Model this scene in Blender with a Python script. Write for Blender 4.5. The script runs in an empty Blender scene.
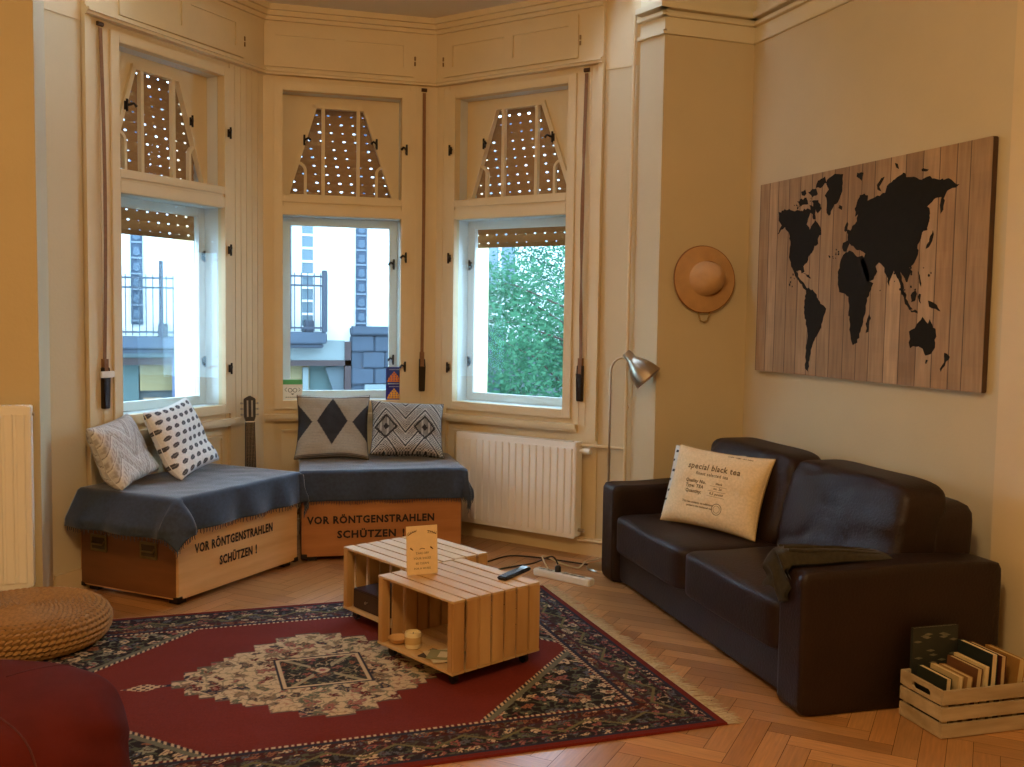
import bpy, bmesh, math, random
from math import sin, cos, pi, radians, sqrt, floor
from mathutils import Matrix, Vector, Euler, noise
from mathutils.geometry import tessellate_polygon

SC = bpy.context.scene
COL = SC.collection
random.seed(7)

# ------------------------------------------------------------------ camera
YAW, PITCH, ROLL, FPX, CAM_H = .3318, -.0689, .0156, 984.9, 1.5
fw = Vector((sin(YAW), cos(YAW), 0)); rt = Vector((cos(YAW), -sin(YAW), 0)); up = Vector((0, 0, 1))
f2 = cos(PITCH)*fw + sin(PITCH)*up; u2 = -sin(PITCH)*fw + cos(PITCH)*up
r3 = cos(ROLL)*rt + sin(ROLL)*u2; u3 = -sin(ROLL)*rt + cos(ROLL)*u2
cam_d = bpy.data.cameras.new('camera'); cam = bpy.data.objects.new('camera', cam_d); COL.objects.link(cam)
M = Matrix.Identity(4)
for i in range(3):
    M[i][0] = r3[i]; M[i][1] = u3[i]; M[i][2] = -f2[i]
M[2][3] = CAM_H
cam.matrix_world = M
cam_d.sensor_width = 36; cam_d.lens = FPX/1024*36; cam_d.clip_start = .05; cam_d.clip_end = 200
SC.camera = cam

# ------------------------------------------------------------------ sky, lamps, exposure
SKY = 9
w = bpy.data.worlds.new('world'); SC.world = w; w.use_nodes = True
bg = w.node_tree.nodes['Background']; bg.inputs[0].default_value = (.62, .86, 1.22, 1); bg.inputs[1].default_value = SKY

def lamp(name, kind, loc, energy, color, size=.3, target=None, **kw):
    d = bpy.data.lights.new(name, kind); o = bpy.data.objects.new(name, d); COL.objects.link(o)
    o.location = loc; d.energy = energy; d.color = color
    if kind == 'AREA':
        d.shape = 'DISK'; d.size = size
    elif kind == 'POINT':
        d.shadow_soft_size = size
    if target is not None:
        o.rotation_euler = (Vector(target)-Vector(loc)).to_track_quat('-Z', 'Y').to_euler()
    return o
WARM = (1, .71, .39)
lamp('ceiling_lamp_light', 'POINT', (.2, .9, 3.2), 163, WARM, .22)
lamp('side_lamp_light', 'POINT', (-2.3, 2.6, 1.9), 26, (1, .64, .28), .18)
SC.view_settings.view_transform = 'Standard'; SC.view_settings.look = 'None'
SC.view_settings.gamma = 1; SC.view_settings.use_curve_mapping = False
SC.view_settings.exposure = 0.0

# ------------------------------------------------------------------ materials
def lin(c):
    return tuple((x/12.92 if x <= .04045 else ((x+.055)/1.055)**2.4) for x in c)
def hexc(h):
    h = h.lstrip('#'); return lin(tuple(int(h[i:i+2], 16)/255 for i in (0, 2, 4)))
def node(nt, t, **kw):
    n = nt.nodes.new(t)
    for k, v in kw.items(): setattr(n, k, v)
    return n
MATS = {}
def pmat(name, col, rough=.6, var=.12, scale=6, bump=0, bscale=None, metal=0, stretch=(1, 1, 1), attr=None, uv=False,
         col2=None, detail=4, spec=.5, sheen=0, subsurf=0):
    """principled material with procedural colour variation and bump"""
    if name in MATS: return MATS[name]
    m = bpy.data.materials.new(name); m.use_nodes = True; nt = m.node_tree; p = nt.nodes['Principled BSDF']
    L = nt.links.new
    tc = node(nt, 'ShaderNodeTexCoord'); mp = node(nt, 'ShaderNodeMapping'); mp.inputs['Scale'].default_value = stretch
    L(tc.outputs['UV' if uv else 'Object'], mp.inputs[0])
    nz = node(nt, 'ShaderNodeTexNoise'); nz.inputs['Scale'].default_value = scale; nz.inputs['Detail'].default_value = detail
    L(mp.outputs[0], nz.inputs['Vector'])
    c = hexc(col) if isinstance(col, str) else col
    mx = node(nt, 'ShaderNodeMix', data_type='RGBA', blend_type='MIX')
    rmp = node(nt, 'ShaderNodeMapRange'); rmp.inputs[1].default_value = .3; rmp.inputs[2].default_value = .7
    L(nz.outputs['Fac'], rmp.inputs[0]); L(rmp.outputs[0], mx.inputs['Factor'])
    if attr:
        at = node(nt, 'ShaderNodeAttribute', attribute_name=attr)
        d = node(nt, 'ShaderNodeMix', data_type='RGBA', blend_type='MULTIPLY'); d.inputs['Factor'].default_value = 1
        k = 1-var
        d.inputs['B'].default_value = (k, k, k, 1); L(at.outputs['Color'], d.inputs['A'])
        L(at.outputs['Color'], mx.inputs['A']); L(d.outputs['Result'], mx.inputs['B'])
    else:
        c2 = hexc(col2) if col2 else tuple(x*(1-var) for x in c)
        mx.inputs['A'].default_value = (*c, 1); mx.inputs['B'].default_value = (*c2, 1)
    L(mx.outputs['Result'], p.inputs['Base Color'])
    p.inputs['Roughness'].default_value = rough; p.inputs['Metallic'].default_value = metal
    p.inputs['Specular IOR Level'].default_value = spec
    if sheen: p.inputs['Sheen Weight'].default_value = sheen; p.inputs['Sheen Roughness'].default_value = .35
    if bump:
        b = node(nt, 'ShaderNodeBump'); b.inputs['Strength'].default_value = bump; b.inputs['Distance'].default_value = .01
        n2 = node(nt, 'ShaderNodeTexNoise'); n2.inputs['Scale'].default_value = bscale or scale*6; n2.inputs['Detail'].default_value = 6
        L(mp.outputs[0], n2.inputs['Vector']); L(n2.outputs['Fac'], b.inputs['Height']); L(b.outputs['Normal'], p.inputs['Normal'])
    MATS[name] = m
    return m
def glass_mat(name='window_glass', tint=(.96, 1, .99)):
    m = bpy.data.materials.new(name); m.use_nodes = True; nt = m.node_tree
    for n in list(nt.nodes): nt.nodes.remove(n)
    o = node(nt, 'ShaderNodeOutputMaterial'); mix = node(nt, 'ShaderNodeMixShader'); tr = node(nt, 'ShaderNodeBsdfTransparent')
    gl = node(nt, 'ShaderNodeBsdfGlossy'); fr = node(nt, 'ShaderNodeFresnel'); fr.inputs[0].default_value = 1.2
    nz = node(nt, 'ShaderNodeTexNoise'); nz.inputs['Scale'].default_value = 3
    rr = node(nt, 'ShaderNodeMapRange'); rr.inputs[3].default_value = .01; rr.inputs[4].default_value = .04
    gl.inputs['Roughness'].default_value = .02; tr.inputs[0].default_value = (*tint, 1)
    nt.links.new(nz.outputs['Fac'], rr.inputs[0]); nt.links.new(rr.outputs[0], gl.inputs['Roughness'])
    nt.links.new(fr.outputs[0], mix.inputs[0]); nt.links.new(tr.outputs[0], mix.inputs[1]); nt.links.new(gl.outputs[0], mix.inputs[2])
    nt.links.new(mix.outputs[0], o.inputs[0])
    return m
def shutter_mat():
    """brown plastic slats; the light slots are real openings (transparent) laid out in metres on the UV map"""
    m = bpy.data.materials.new('shutter_plastic'); m.use_nodes = True; nt = m.node_tree; L = nt.links.new
    for n in list(nt.nodes): nt.nodes.remove(n)
    def mth(op, a, b=None):
        n = node(nt, 'ShaderNodeMath', operation=op)
        for i, x in enumerate((a, b)):
            if x is None: continue
            if isinstance(x, (int, float)): n.inputs[i].default_value = x
            else: L(x, n.inputs[i])
        return n.outputs[0]
    uv = node(nt, 'ShaderNodeTexCoord'); sp = node(nt, 'ShaderNodeSeparateXYZ'); L(uv.outputs['UV'], sp.inputs[0])
    row = mth('DIVIDE', sp.outputs[1], .057); ri = mth('FLOOR', row); rf = mth('SUBTRACT', mth('SUBTRACT', row, ri), .5)
    cx = mth('ADD', mth('DIVIDE', sp.outputs[0], .078), mth('MULTIPLY', ri, .13)); ci = mth('FLOOR', cx); cf = mth('SUBTRACT', mth('SUBTRACT', cx, ci), .5)
    wn = node(nt, 'ShaderNodeTexWhiteNoise', noise_dimensions='2D'); cb = node(nt, 'ShaderNodeCombineXYZ'); L(ri, cb.inputs[0]); L(ci, cb.inputs[1]); L(cb.outputs[0], wn.inputs['Vector'])
    k = mth('ADD', mth('MULTIPLY', wn.outputs['Value'], 1.1), .25)
    e = mth('ADD', mth('POWER', mth('DIVIDE', cf, .13), 2), mth('POWER', mth('DIVIDE', rf, .10), 2))
    hole = mth('LESS_THAN', e, k)
    df = node(nt, 'ShaderNodeBsdfDiffuse'); tl = node(nt, 'ShaderNodeBsdfTranslucent'); tr = node(nt, 'ShaderNodeBsdfTransparent')
    nz = node(nt, 'ShaderNodeTexNoise'); nz.inputs['Scale'].default_value = 30
    mc = node(nt, 'ShaderNodeMix', data_type='RGBA'); mc.inputs['A'].default_value = (*hexc('#a5794f'), 1); mc.inputs['B'].default_value = (*hexc('#94683f'), 1)
    L(nz.outputs['Fac'], mc.inputs['Factor']); L(mc.outputs['Result'], df.inputs[0]); tl.inputs[0].default_value = (*hexc('#8a5430'), 1)
    m1 = node(nt, 'ShaderNodeMixShader'); m1.inputs[0].default_value = .09; L(df.outputs[0], m1.inputs[1]); L(tl.outputs[0], m1.inputs[2])
    m2 = node(nt, 'ShaderNodeMixShader'); L(hole, m2.inputs[0]); L(m1.outputs[0], m2.inputs[1]); L(tr.outputs[0], m2.inputs[2])
    o = node(nt, 'ShaderNodeOutputMaterial'); L(m2.outputs[0], o.inputs[0])
    return m
def leaf_mat(name, c):
    m = bpy.data.materials.new(name); m.use_nodes = True; nt = m.node_tree; L = nt.links.new
    for n in list(nt.nodes): nt.nodes.remove(n)
    nz = node(nt, 'ShaderNodeTexNoise'); nz.inputs['Scale'].default_value = 1.4
    tc = node(nt, 'ShaderNodeTexCoord'); L(tc.outputs['Object'], nz.inputs['Vector'])
    mc = node(nt, 'ShaderNodeMix', data_type='RGBA'); a = hexc(c); mc.inputs['A'].default_value = (*a, 1); mc.inputs['B'].default_value = (a[0]*.55, a[1]*.75, a[2]*.75, 1)
    L(nz.outputs['Fac'], mc.inputs['Factor'])
    d = node(nt, 'ShaderNodeBsdfDiffuse'); t = node(nt, 'ShaderNodeBsdfTranslucent'); L(mc.outputs['Result'], d.inputs[0]); L(mc.outputs['Result'], t.inputs[0])
    mx = node(nt, 'ShaderNodeMixShader'); mx.inputs[0].default_value = .45; L(d.outputs[0], mx.inputs[1]); L(t.outputs[0], mx.inputs[2])
    o = node(nt, 'ShaderNodeOutputMaterial'); L(mx.outputs[0], o.inputs[0])
    return m

WALL = pmat('wall_paint', '#d0be98', .85, .05, 3, .08, 60)
TRIMP = pmat('trim_paint', '#dcc599', .55, .06, 5, .05, 40)
BAND = pmat('cornice_paint', '#e0d3b2', .8, .04, 4)
CEILM = pmat('ceiling_paint', '#dcd0b8', .9, .04, 3)
WINW = pmat('window_white_paint', '#d6d6d2', .45, .05, 6)
STUC = pmat('stucco_white', '#e8e8e4', .9, .04, 3, .1, 50)
DARKM = pmat('dark_iron', '#2c2620', .45, .2, 20, metal=.6)
GLASS = glass_mat()
SHUT = shutter_mat()
PINE = pmat('pine_crate_wood', '#d2a56c', .6, 0, 2.2, .12, 18, stretch=(1, 1, 1), col2='#b98549')
PINEV = pmat('pine_crate_wood_upright', '#cda268', .6, 0, 7, .12, 30, stretch=(1, 1, .18), col2='#ab7c46')
PINEX = pmat('pine_crate_wood_lengthwise', '#d2b07c', .6, 0, 7, .12, 30, stretch=(1, .18, 1), col2='#bb925c')
BLACK = pmat('black_plastic', '#15130f', .4, .2, 12)
CHROME = pmat('brushed_steel', '#b9ad98', .3, .08, 30, metal=1, stretch=(1, 1, .1))
WHITEP = pmat('white_plastic', '#e4ddcd', .4, .05, 10)
RADM = pmat('radiator_enamel', '#f0e9da', .35, .04, 5)

# ------------------------------------------------------------------ mesh builder
class MB:
    def __init__(s): s.v = []; s.f = []; s.m = []; s.cur = 0; s.T = Matrix.Identity(4); s.uv = {}
    def add(s, vs, fs):
        o = len(s.v); s.v += [tuple(s.T @ Vector(p)) for p in vs]
        for f in fs: s.f.append([i+o for i in f]); s.m.append(s.cur)
    def box(s, x0, x1, y0, y1, z0, z1):
        s.add([(x, y, z) for z in (z0, z1) for y in (y0, y1) for x in (x0, x1)],
              [(0, 2, 3, 1), (4, 5, 7, 6), (0, 1, 5, 4), (2, 6, 7, 3), (0, 4, 6, 2), (1, 3, 7, 5)]); return s
    def cbox(s, c, size, rot=None):
        T = s.T; R = rot.to_matrix().to_4x4() if rot is not None else Matrix.Identity(4)
        s.T = T @ Matrix.Translation(c) @ R; a, b, d = (q/2 for q in size); s.box(-a, a, -b, b, -d, d); s.T = T; return s
    def prism(s, poly, z0, z1, axis='z'):
        n = len(poly); 
        f3 = {'z': lambda a, b, h: (a, b, h), 'y': lambda a, b, h: (a, h, b), 'x': lambda a, b, h: (h, a, b)}[axis]
        vs = [f3(a, b, z0) for a, b in poly]+[f3(a, b, z1) for a, b in poly]
        fs = [[i, (i+1) % n, n+(i+1) % n, n+i] for i in range(n)]
        tri = tessellate_polygon([[Vector((a, b, 0)) for a, b in poly]])
        fs += [list(t)[::-1] for t in tri]+[[i+n for i in t] for t in tri]
        s.add(vs, fs); return s
    def tube(s, pts, r, n=8, cap=True):
        pts = [Vector(p) for p in pts]; rs = r if isinstance(r, (list, tuple)) else [r]*len(pts)
        vs = []; fs = []; prev = None
        for i, p in enumerate(pts):
            d = (pts[min(i+1, len(pts)-1)]-pts[max(i-1, 0)]).normalized()
            if prev is None:
                a = d.orthogonal().normalized()
            else:
                a = (prev-d*prev.dot(d)).normalized()
            prev = a; b = d.cross(a)
            vs += [tuple(p+(a*cos(2*pi*k/n)+b*sin(2*pi*k/n))*rs[i]) for k in range(n)]
        for i in range(len(pts)-1):
            for k in range(n): fs.append([i*n+k, i*n+(k+1) % n, (i+1)*n+(k+1) % n, (i+1)*n+k])
        if cap: fs += [list(range(n))[::-1], [(len(pts)-1)*n+k for k in range(n)]]
        s.add(vs, fs); return s
    def lathe(s, prof, n=32, close=True):
        vs = []; fs = []
        for r, z in prof: vs += [(r*cos(2*pi*k/n), r*sin(2*pi*k/n), z) for k in range(n)]
        for i in range(len(prof)-1):
            for k in range(n): fs.append([i*n+k, i*n+(k+1) % n, (i+1)*n+(k+1) % n, (i+1)*n+k])
        if close:
            fs += [list(range(n))[::-1], [(len(prof)-1)*n+k for k in range(n)]]
        s.add(vs, fs); return s
    def puff(s, c, h, k=6, n=12, fn=None):
        """rounded cushion block: a cube grid pulled to a super-ellipsoid of half sizes h"""
        idx = {}; vs = []; fs = []
        g = [math.tan((i/n*2-1)*pi/4*.98)/math.tan(pi/4*.98) for i in range(n+1)]
        g = [ (abs(q)**.7)*(1 if q > 0 else -1) for q in g]
        def vert(p):
            key = tuple(round(q, 5) for q in p)
            if key not in idx:
                q = Vector(p); l = (abs(q.x)**k+abs(q.y)**k+abs(q.z)**k)**(-1/k); q = q*l
                q = Vector((q.x*h[0], q.y*h[1], q.z*h[2]))
                if fn: q = fn(q)
                idx[key] = len(vs); vs.append(tuple(Vector(c)+q))
            return idx[key]
        for ax in range(3):
            for sg in (-1, 1):
                for i in range(n):
                    for j in range(n):
                        q = []
                        for a, b in ((i, j), (i+1, j), (i+1, j+1), (i, j+1)):
                            p = [0, 0, 0]; p[ax] = sg; p[(ax+1) % 3] = g[a]; p[(ax+2) % 3] = g[b]; q.append(vert(p))
                        fs.append(q if sg > 0 else q[::-1])
        s.add(vs, fs); return s
    def grid(s, nu, nv, fn):
        vs = [fn(i/nu, j/nv) for j in range(nv+1) for i in range(nu+1)]
        s.add(vs, [[j*(nu+1)+i, j*(nu+1)+i+1, (j+1)*(nu+1)+i+1, (j+1)*(nu+1)+i] for j in range(nv) for i in range(nu)]); return s
    def split(s, name, mats, parent=None, **kw):
        """each connected piece becomes an object of its own"""
        par = list(range(len(s.v)))
        def find(i):
            while par[i] != i: par[i] = par[par[i]]; i = par[i]
            return i
        for f in s.f:
            for i in f[1:]: par[find(i)] = find(f[0])
        groups = {}
        for f in s.f: groups.setdefault(find(f[0]), []).append(f)
        out = []
        for fs in groups.values():
            q = MB(); ids = sorted({i for f in fs for i in f}); mp = {i: k for k, i in enumerate(ids)}
            q.v = [s.v[i] for i in ids]; q.f = [[mp[i] for i in f] for f in fs]; q.m = [0]*len(fs)
            out.append(q.build(name, mats, parent, **kw))
        return out
    def build(s, name, mats, parent=None, smooth=None, bevel=0, seg=2, label=None, flip=False):
        me = bpy.data.meshes.new(name); me.from_pydata(s.v, [], s.f)
        mats = mats if isinstance(mats, (list, tuple)) else [mats]
        for m in mats: me.materials.append(m)
        me.polygons.foreach_set('material_index', s.m)
        if not bevel:
            bm = bmesh.new(); bm.from_mesh(me); bmesh.ops.recalc_face_normals(bm, faces=bm.faces); bm.to_mesh(me); bm.free()
        if bevel:
            bm = bmesh.new(); bm.from_mesh(me); bmesh.ops.recalc_face_normals(bm, faces=bm.faces)
            bmesh.ops.remove_doubles(bm, verts=bm.verts, dist=1e-6)
            ed = [e for e in bm.edges if len(e.link_faces) == 2 and e.calc_face_angle(0) > .6]
            bmesh.ops.bevel(bm, geom=ed, offset=bevel, segments=seg, affect='EDGES', clamp_overlap=True)
            bm.to_mesh(me); bm.free()
        me.update()
        if smooth is not None:
            me.polygons.foreach_set('use_smooth', [True]*len(me.polygons))
            me.set_sharp_from_angle(angle=radians(smooth))
        o = bpy.data.objects.new(name, me); COL.objects.link(o)
        if parent: o.parent = parent
        if label: o['label'] = label
        return o
def thing(name, label, cat, loc=(0, 0, 0), rz=0, group=None, kind=None, mat4=None):
    o = bpy.data.objects.new(name, None); COL.objects.link(o); o.empty_display_size = .1
    if mat4 is not None: o.matrix_world = mat4
    else: o.location = loc; o.rotation_euler = (0, 0, rz)
    return tag(o, label, cat, group, kind)
def tag(o, label=None, cat=None, group=None, kind=None):
    if label: o['label'] = label
    if cat: o['category'] = cat
    if group: o['group'] = group
    if kind: o['kind'] = kind
    return o
def struct(o): o['kind'] = 'structure'; return o
def axes(origin, x, y, z):
    m = Matrix.Identity(4)
    for i in range(3): m[i][0] = x[i]; m[i][1] = y[i]; m[i][2] = z[i]; m[i][3] = origin[i]
    return m
def set_cols(o, cols):
    a = o.data.color_attributes.new('Col', 'FLOAT_COLOR', 'POINT')
    flat = []
    for c in cols: flat += [c[0], c[1], c[2], 1]
    a.data.foreach_set('color', flat)
def set_face_cols(o, cols):
    a = o.data.color_attributes.new('Col', 'FLOAT_COLOR', 'CORNER'); flat = []
    for p in o.data.polygons:
        c = cols[p.index]; flat += [c[0], c[1], c[2], 1]*p.loop_total
    a.data.foreach_set('color', flat)
def text_mesh(body, size, align='LEFT', extrude=.0008, spacing=1.0, bold=0, mono=0, sx=1):
    c = bpy.data.curves.new('lettering', 'FONT'); c.body = body; c.size = size; c.align_x = align; c.extrude = extrude
    c.space_character = spacing; c.offset = bold; c.resolution_u = 2
    o = bpy.data.objects.new('lettering', c); COL.objects.link(o)
    dg = bpy.context.evaluated_depsgraph_get(); me = bpy.data.meshes.new_from_object(o.evaluated_get(dg))
    bpy.data.objects.remove(o); bpy.data.curves.remove(c)
    if sx != 1:
        for v in me.vertices: v.co.x *= sx
    return me
def text_obj(name, me, m, parent, mat4):
    me.materials.clear(); me.materials.append(m)
    o = bpy.data.objects.new(name, me); COL.objects.link(o); o.parent = parent; o.matrix_local = mat4; return o

# ------------------------------------------------------------------ room shell
XR, YH, YB, XL = 3.3, 5.222, -1.6, -3.0
HC, HBAY = 3.62, 3.466
TH = {'L': radians(44.57), 'C': radians(-3.954), 'R': radians(-52.31)}
CLC = Vector((.561, 6.696, 0)); CCR = Vector((1.713, 6.617, 0))
ORG = {'L': CLC, 'C': CLC, 'R': CCR}
def BW(k, s, d, z=0):
    t = TH[k]; return ORG[k]+Vector((cos(t)*s-sin(t)*d, sin(t)*s+cos(t)*d, z))
def bayobj(o, k):
    o.location = ORG[k]; o.rotation_euler = (0, 0, TH[k]); return o

# herringbone parquet: one quad per board, tone per board, laid on a dark screed
PARQ = pmat('oak_parquet', '#b47a42', .3, .28, 2.5, .05, 30, attr='Col', uv=True, stretch=(1, 14, 1), spec=.6)
SCREED = pmat('parquet_gap', '#3a2413', .8, .2, 10)
def floor_build():
    b = MB(); bw, bl = .085, .425; cols = []; uvs = []
    rnd = random.Random(3)
    x0, x1, y0, y1 = -3.05, 3.35, -1.65, 6.8
    # herringbone lattice rotated 45 degrees so that the zigzag runs along the room
    ca = cos(radians(45)); sa = sin(radians(45))
    def put(px, py, horiz):
        w_, h_ = (bl, bw) if horiz else (bw, bl)
        g = .0009
        q = [(px+g, py+g), (px+w_-g, py+g), (px+w_-g, py+h_-g), (px+g, py+h_-g)]
        P = [(ca*a-sa*c, sa*a+ca*c) for a, c in q]
        cx = sum(p[0] for p in P)/4; cy = sum(p[1] for p in P)/4
        if not (x0-.2 < cx < x1+.2 and y0-.2 < cy < y1+.2): return
        if cy > 5.4 and (cx < -.75 or cx > 2.85): return
        b.add([(a, c, 0) for a, c in P], [(0, 1, 2, 3)])
        k = rnd.uniform(.72, 1.12); t = rnd.random()
        base = Vector(hexc('#c8925a'))*(1-t)+Vector(hexc('#b27a45'))*t
        cols.append(tuple(base*k)); o = rnd.random()*9; o2 = rnd.random()*9
        uvs.append([(o, o2), (o+bl, o2), (o+bl, o2+bw), (o, o2+bw)] if horiz else [(o, o2), (o, o2+bw), (o+bl, o2+bw), (o+bl, o2)])
    for i in range(-160, 160):
        for j in range(-18, 18):
            put(i*bw+j*bl, i*bw-j*bl, True)
            put(i*bw+bl+j*bl, i*bw+bw-bl-j*bl, False)
    o = b.build('floor', PARQ); struct(o)
    set_face_cols(o, cols)
    ul = o.data.uv_layers.new(name='UVMap'); flat = []
    for q in uvs:
        for p in q: flat += [p[0]*3, p[1]*3]
    ul.data.foreach_set('uv', flat)
    s = MB().box(XL-.3, XR+.3, YB-.2, YH+.35, -.12, -.0015)
    pts = [BW('L', -1.75, .5), BW('L', 0, .4), BW('C', 1.155, .4), BW('R', 1.7, .5)]
    s.prism([(p.x, p.y) for p in pts][::-1], -.12, -.0016)
    o2 = s.build('floor_screed', SCREED); struct(o2); o2.name = 'floor.001'
floor_build()

struct(MB().box(XR, XR+.25, YB-.2, YH+.25, 0, 3.135).build('wall_right', WALL))
struct(MB().box(2.70, XR, YH, YH+.2, 0, 3.135).build('wall_back', WALL))
def band():
    b = MB(); b.box(XR, XR+.25, YB-.2, YH+.25, 3.135, HC); b.box(2.70, XR, YH, YH+.2, 3.135, HC)
    return b.build('wall_upper', BAND)
struct(band())
# the wall left of the bay, with its own return into the bay
struct(MB().box(XL, -.612, YH, YH+.25, 0, HC).build('wall_left', pmat('wall_paint_lamplit', '#cdb88c', .85, .05, 3, .08, 60)))  # warmer tint than the other walls, lamplight put into the colour
struct(MB().box(XL-.25, XL, YB-.2, YH+.25, 0, HC).build('wall_far_left', WALL))
struct(MB().box(XL-.25, XR+.25, YB-.25, YB, 0, HC).build('wall_front', WALL))
struct(MB().box(XL-.25, XR+.25, YB-.25, YH, HC, HC+.15).build('ceiling', CEILM))
# pier returns of the bay opening and the header above it
def returns():
    b = MB()
    e = BW('R', 1.515, 0); b.prism([(2.70, YH+.0005), (2.72, YH+.2), (2.75, YH+.3), (e.x+.05, e.y+.06), (e.x, e.y)][::-1], 0, 3.135)
    e = BW('L', -1.63, 0); b.prism([(-.612, YH-.001), (e.x, e.y), (e.x-.06, e.y+.06), (-.8, YH+.3)][::-1], 0, HC)
    return b.build('wall_return', WALL)
struct(returns())
b = MB(); e = BW('R', 1.515, 0); b.prism([(2.70, YH+.0005), (2.75, YH+.3), (e.x+.05, e.y+.06), (e.x, e.y)][::-1], 3.135, HC)
struct(b.build('wall_return_upper', BAND))
struct(MB().box(-.7, 2.75, YH+.2, YH+.3, HBAY, HC+.15).build('wall_header', CEILM))
pts = [BW('L', -1.8, .5), BW('L', 0, .45), BW('C', 1.155, .45), BW('R', 1.8, .5)]
o = MB().prism([(p.x, p.y) for p in pts][::-1], HBAY, HBAY+.2).build('ceiling_bay', CEILM); struct(o)
# pilaster at the right edge
struct(MB().box(3.235, 3.3, 2.2, 3.2, 0, HC).build('trim_1', TRIMP, bevel=.004))
# picture moulding with paint line along the right wall, the hat wall and its return
def mould():
    b = MB()
    for z, d in ((3.135, .018), (3.235, .03), (3.275, .05)):
        b.box(XR-d, XR, YB, YH, z, z+.02 if d < .04 else z+.035)
        b.box(2.70-d, XR, YH-d, YH, z, z+.02 if d < .04 else z+.035)
        e = BW('R', 1.50, -d); b.prism([(2.70-d, YH-d), (2.71, YH-d), (e.x+d+.02, e.y+.02), (e.x, e.y)], z, z+.02 if d < .04 else z+.035)
    return b.build('trim_2', BAND, bevel=.004)
struct(mould())
# baseboards
def skirting():
    b = MB(); b.box(2.70, XR, YH-.018, YH, 0, .12); b.box(XR-.018, XR, 3.2, YH, 0, .12); b.box(XL, -.62, YH-.018, YH, 0, .12)
    return b.build('baseboard_room', TRIMP, bevel=.004)
struct(skirting())

# ---- bay walls
F = {'L': (-1.237, -.312), 'C': (.07, .968), 'R': (.107, 1.095)}
SR = {'L': (-1.63, 0), 'C': (0, 1.155), 'R': (0, 1.515)}
WTH = .44
TN = {('L', 0): 0, ('L', 1): math.tan(radians(24.26)), ('C', 0): -math.tan(radians(24.26)), ('C', 1): math.tan(radians(24.18)), ('R', 0): -math.tan(radians(24.18)), ('R', 1): .0}
NAMEK = {'L': 'left', 'C': 'center', 'R': 'right'}
def bay_wall(k):
    s0, s1 = SR[k]; f0, f1 = F[k]; b = MB()
    def slab(a, c, d0, d1, z0, z1):
        # skewed ends so the three walls close along their corner
        ta = TN[(k, 0)] if a == s0 else 0; tc = TN[(k, 1)] if c == s1 else 0
        b.prism([(a+ta*d0, d0), (c+tc*d0, d0), (c+tc*d1, d1), (a+ta*d1, d1)], z0, z1)
    slab(s0, s1, .02, WTH, 0, .80)
    slab(s0, f0+.03, .008, WTH, .80, 3.04)
    slab(f1-.03, s1, .008, WTH, .80, 3.04)
    slab(s0, s1, .0, WTH, 3.0, HBAY+.05)
    slab(f0+.03, f1-.03, .012, WTH, .80, .86)
    o = b.build('wall_bay_'+NAMEK[k], TRIMP if k != 'x' else WALL); bayobj(o, k); struct(o)
for k in 'LCR': bay_wall(k)
# painted pier strips between casing and return (room wall colour), lower and upper part
def piers():
    b = MB()
    for k, a, c in (('R', 1.285, 1.515), ('L', -1.63, -1.41)):
        b.T = Matrix.Translation(ORG[k]) @ Matrix.Rotation(TH[k], 4, 'Z'); b.box(a, c, .004, .02, .0, 3.115)
    return b.build('wall_pier', WALL)
struct(piers())

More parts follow.
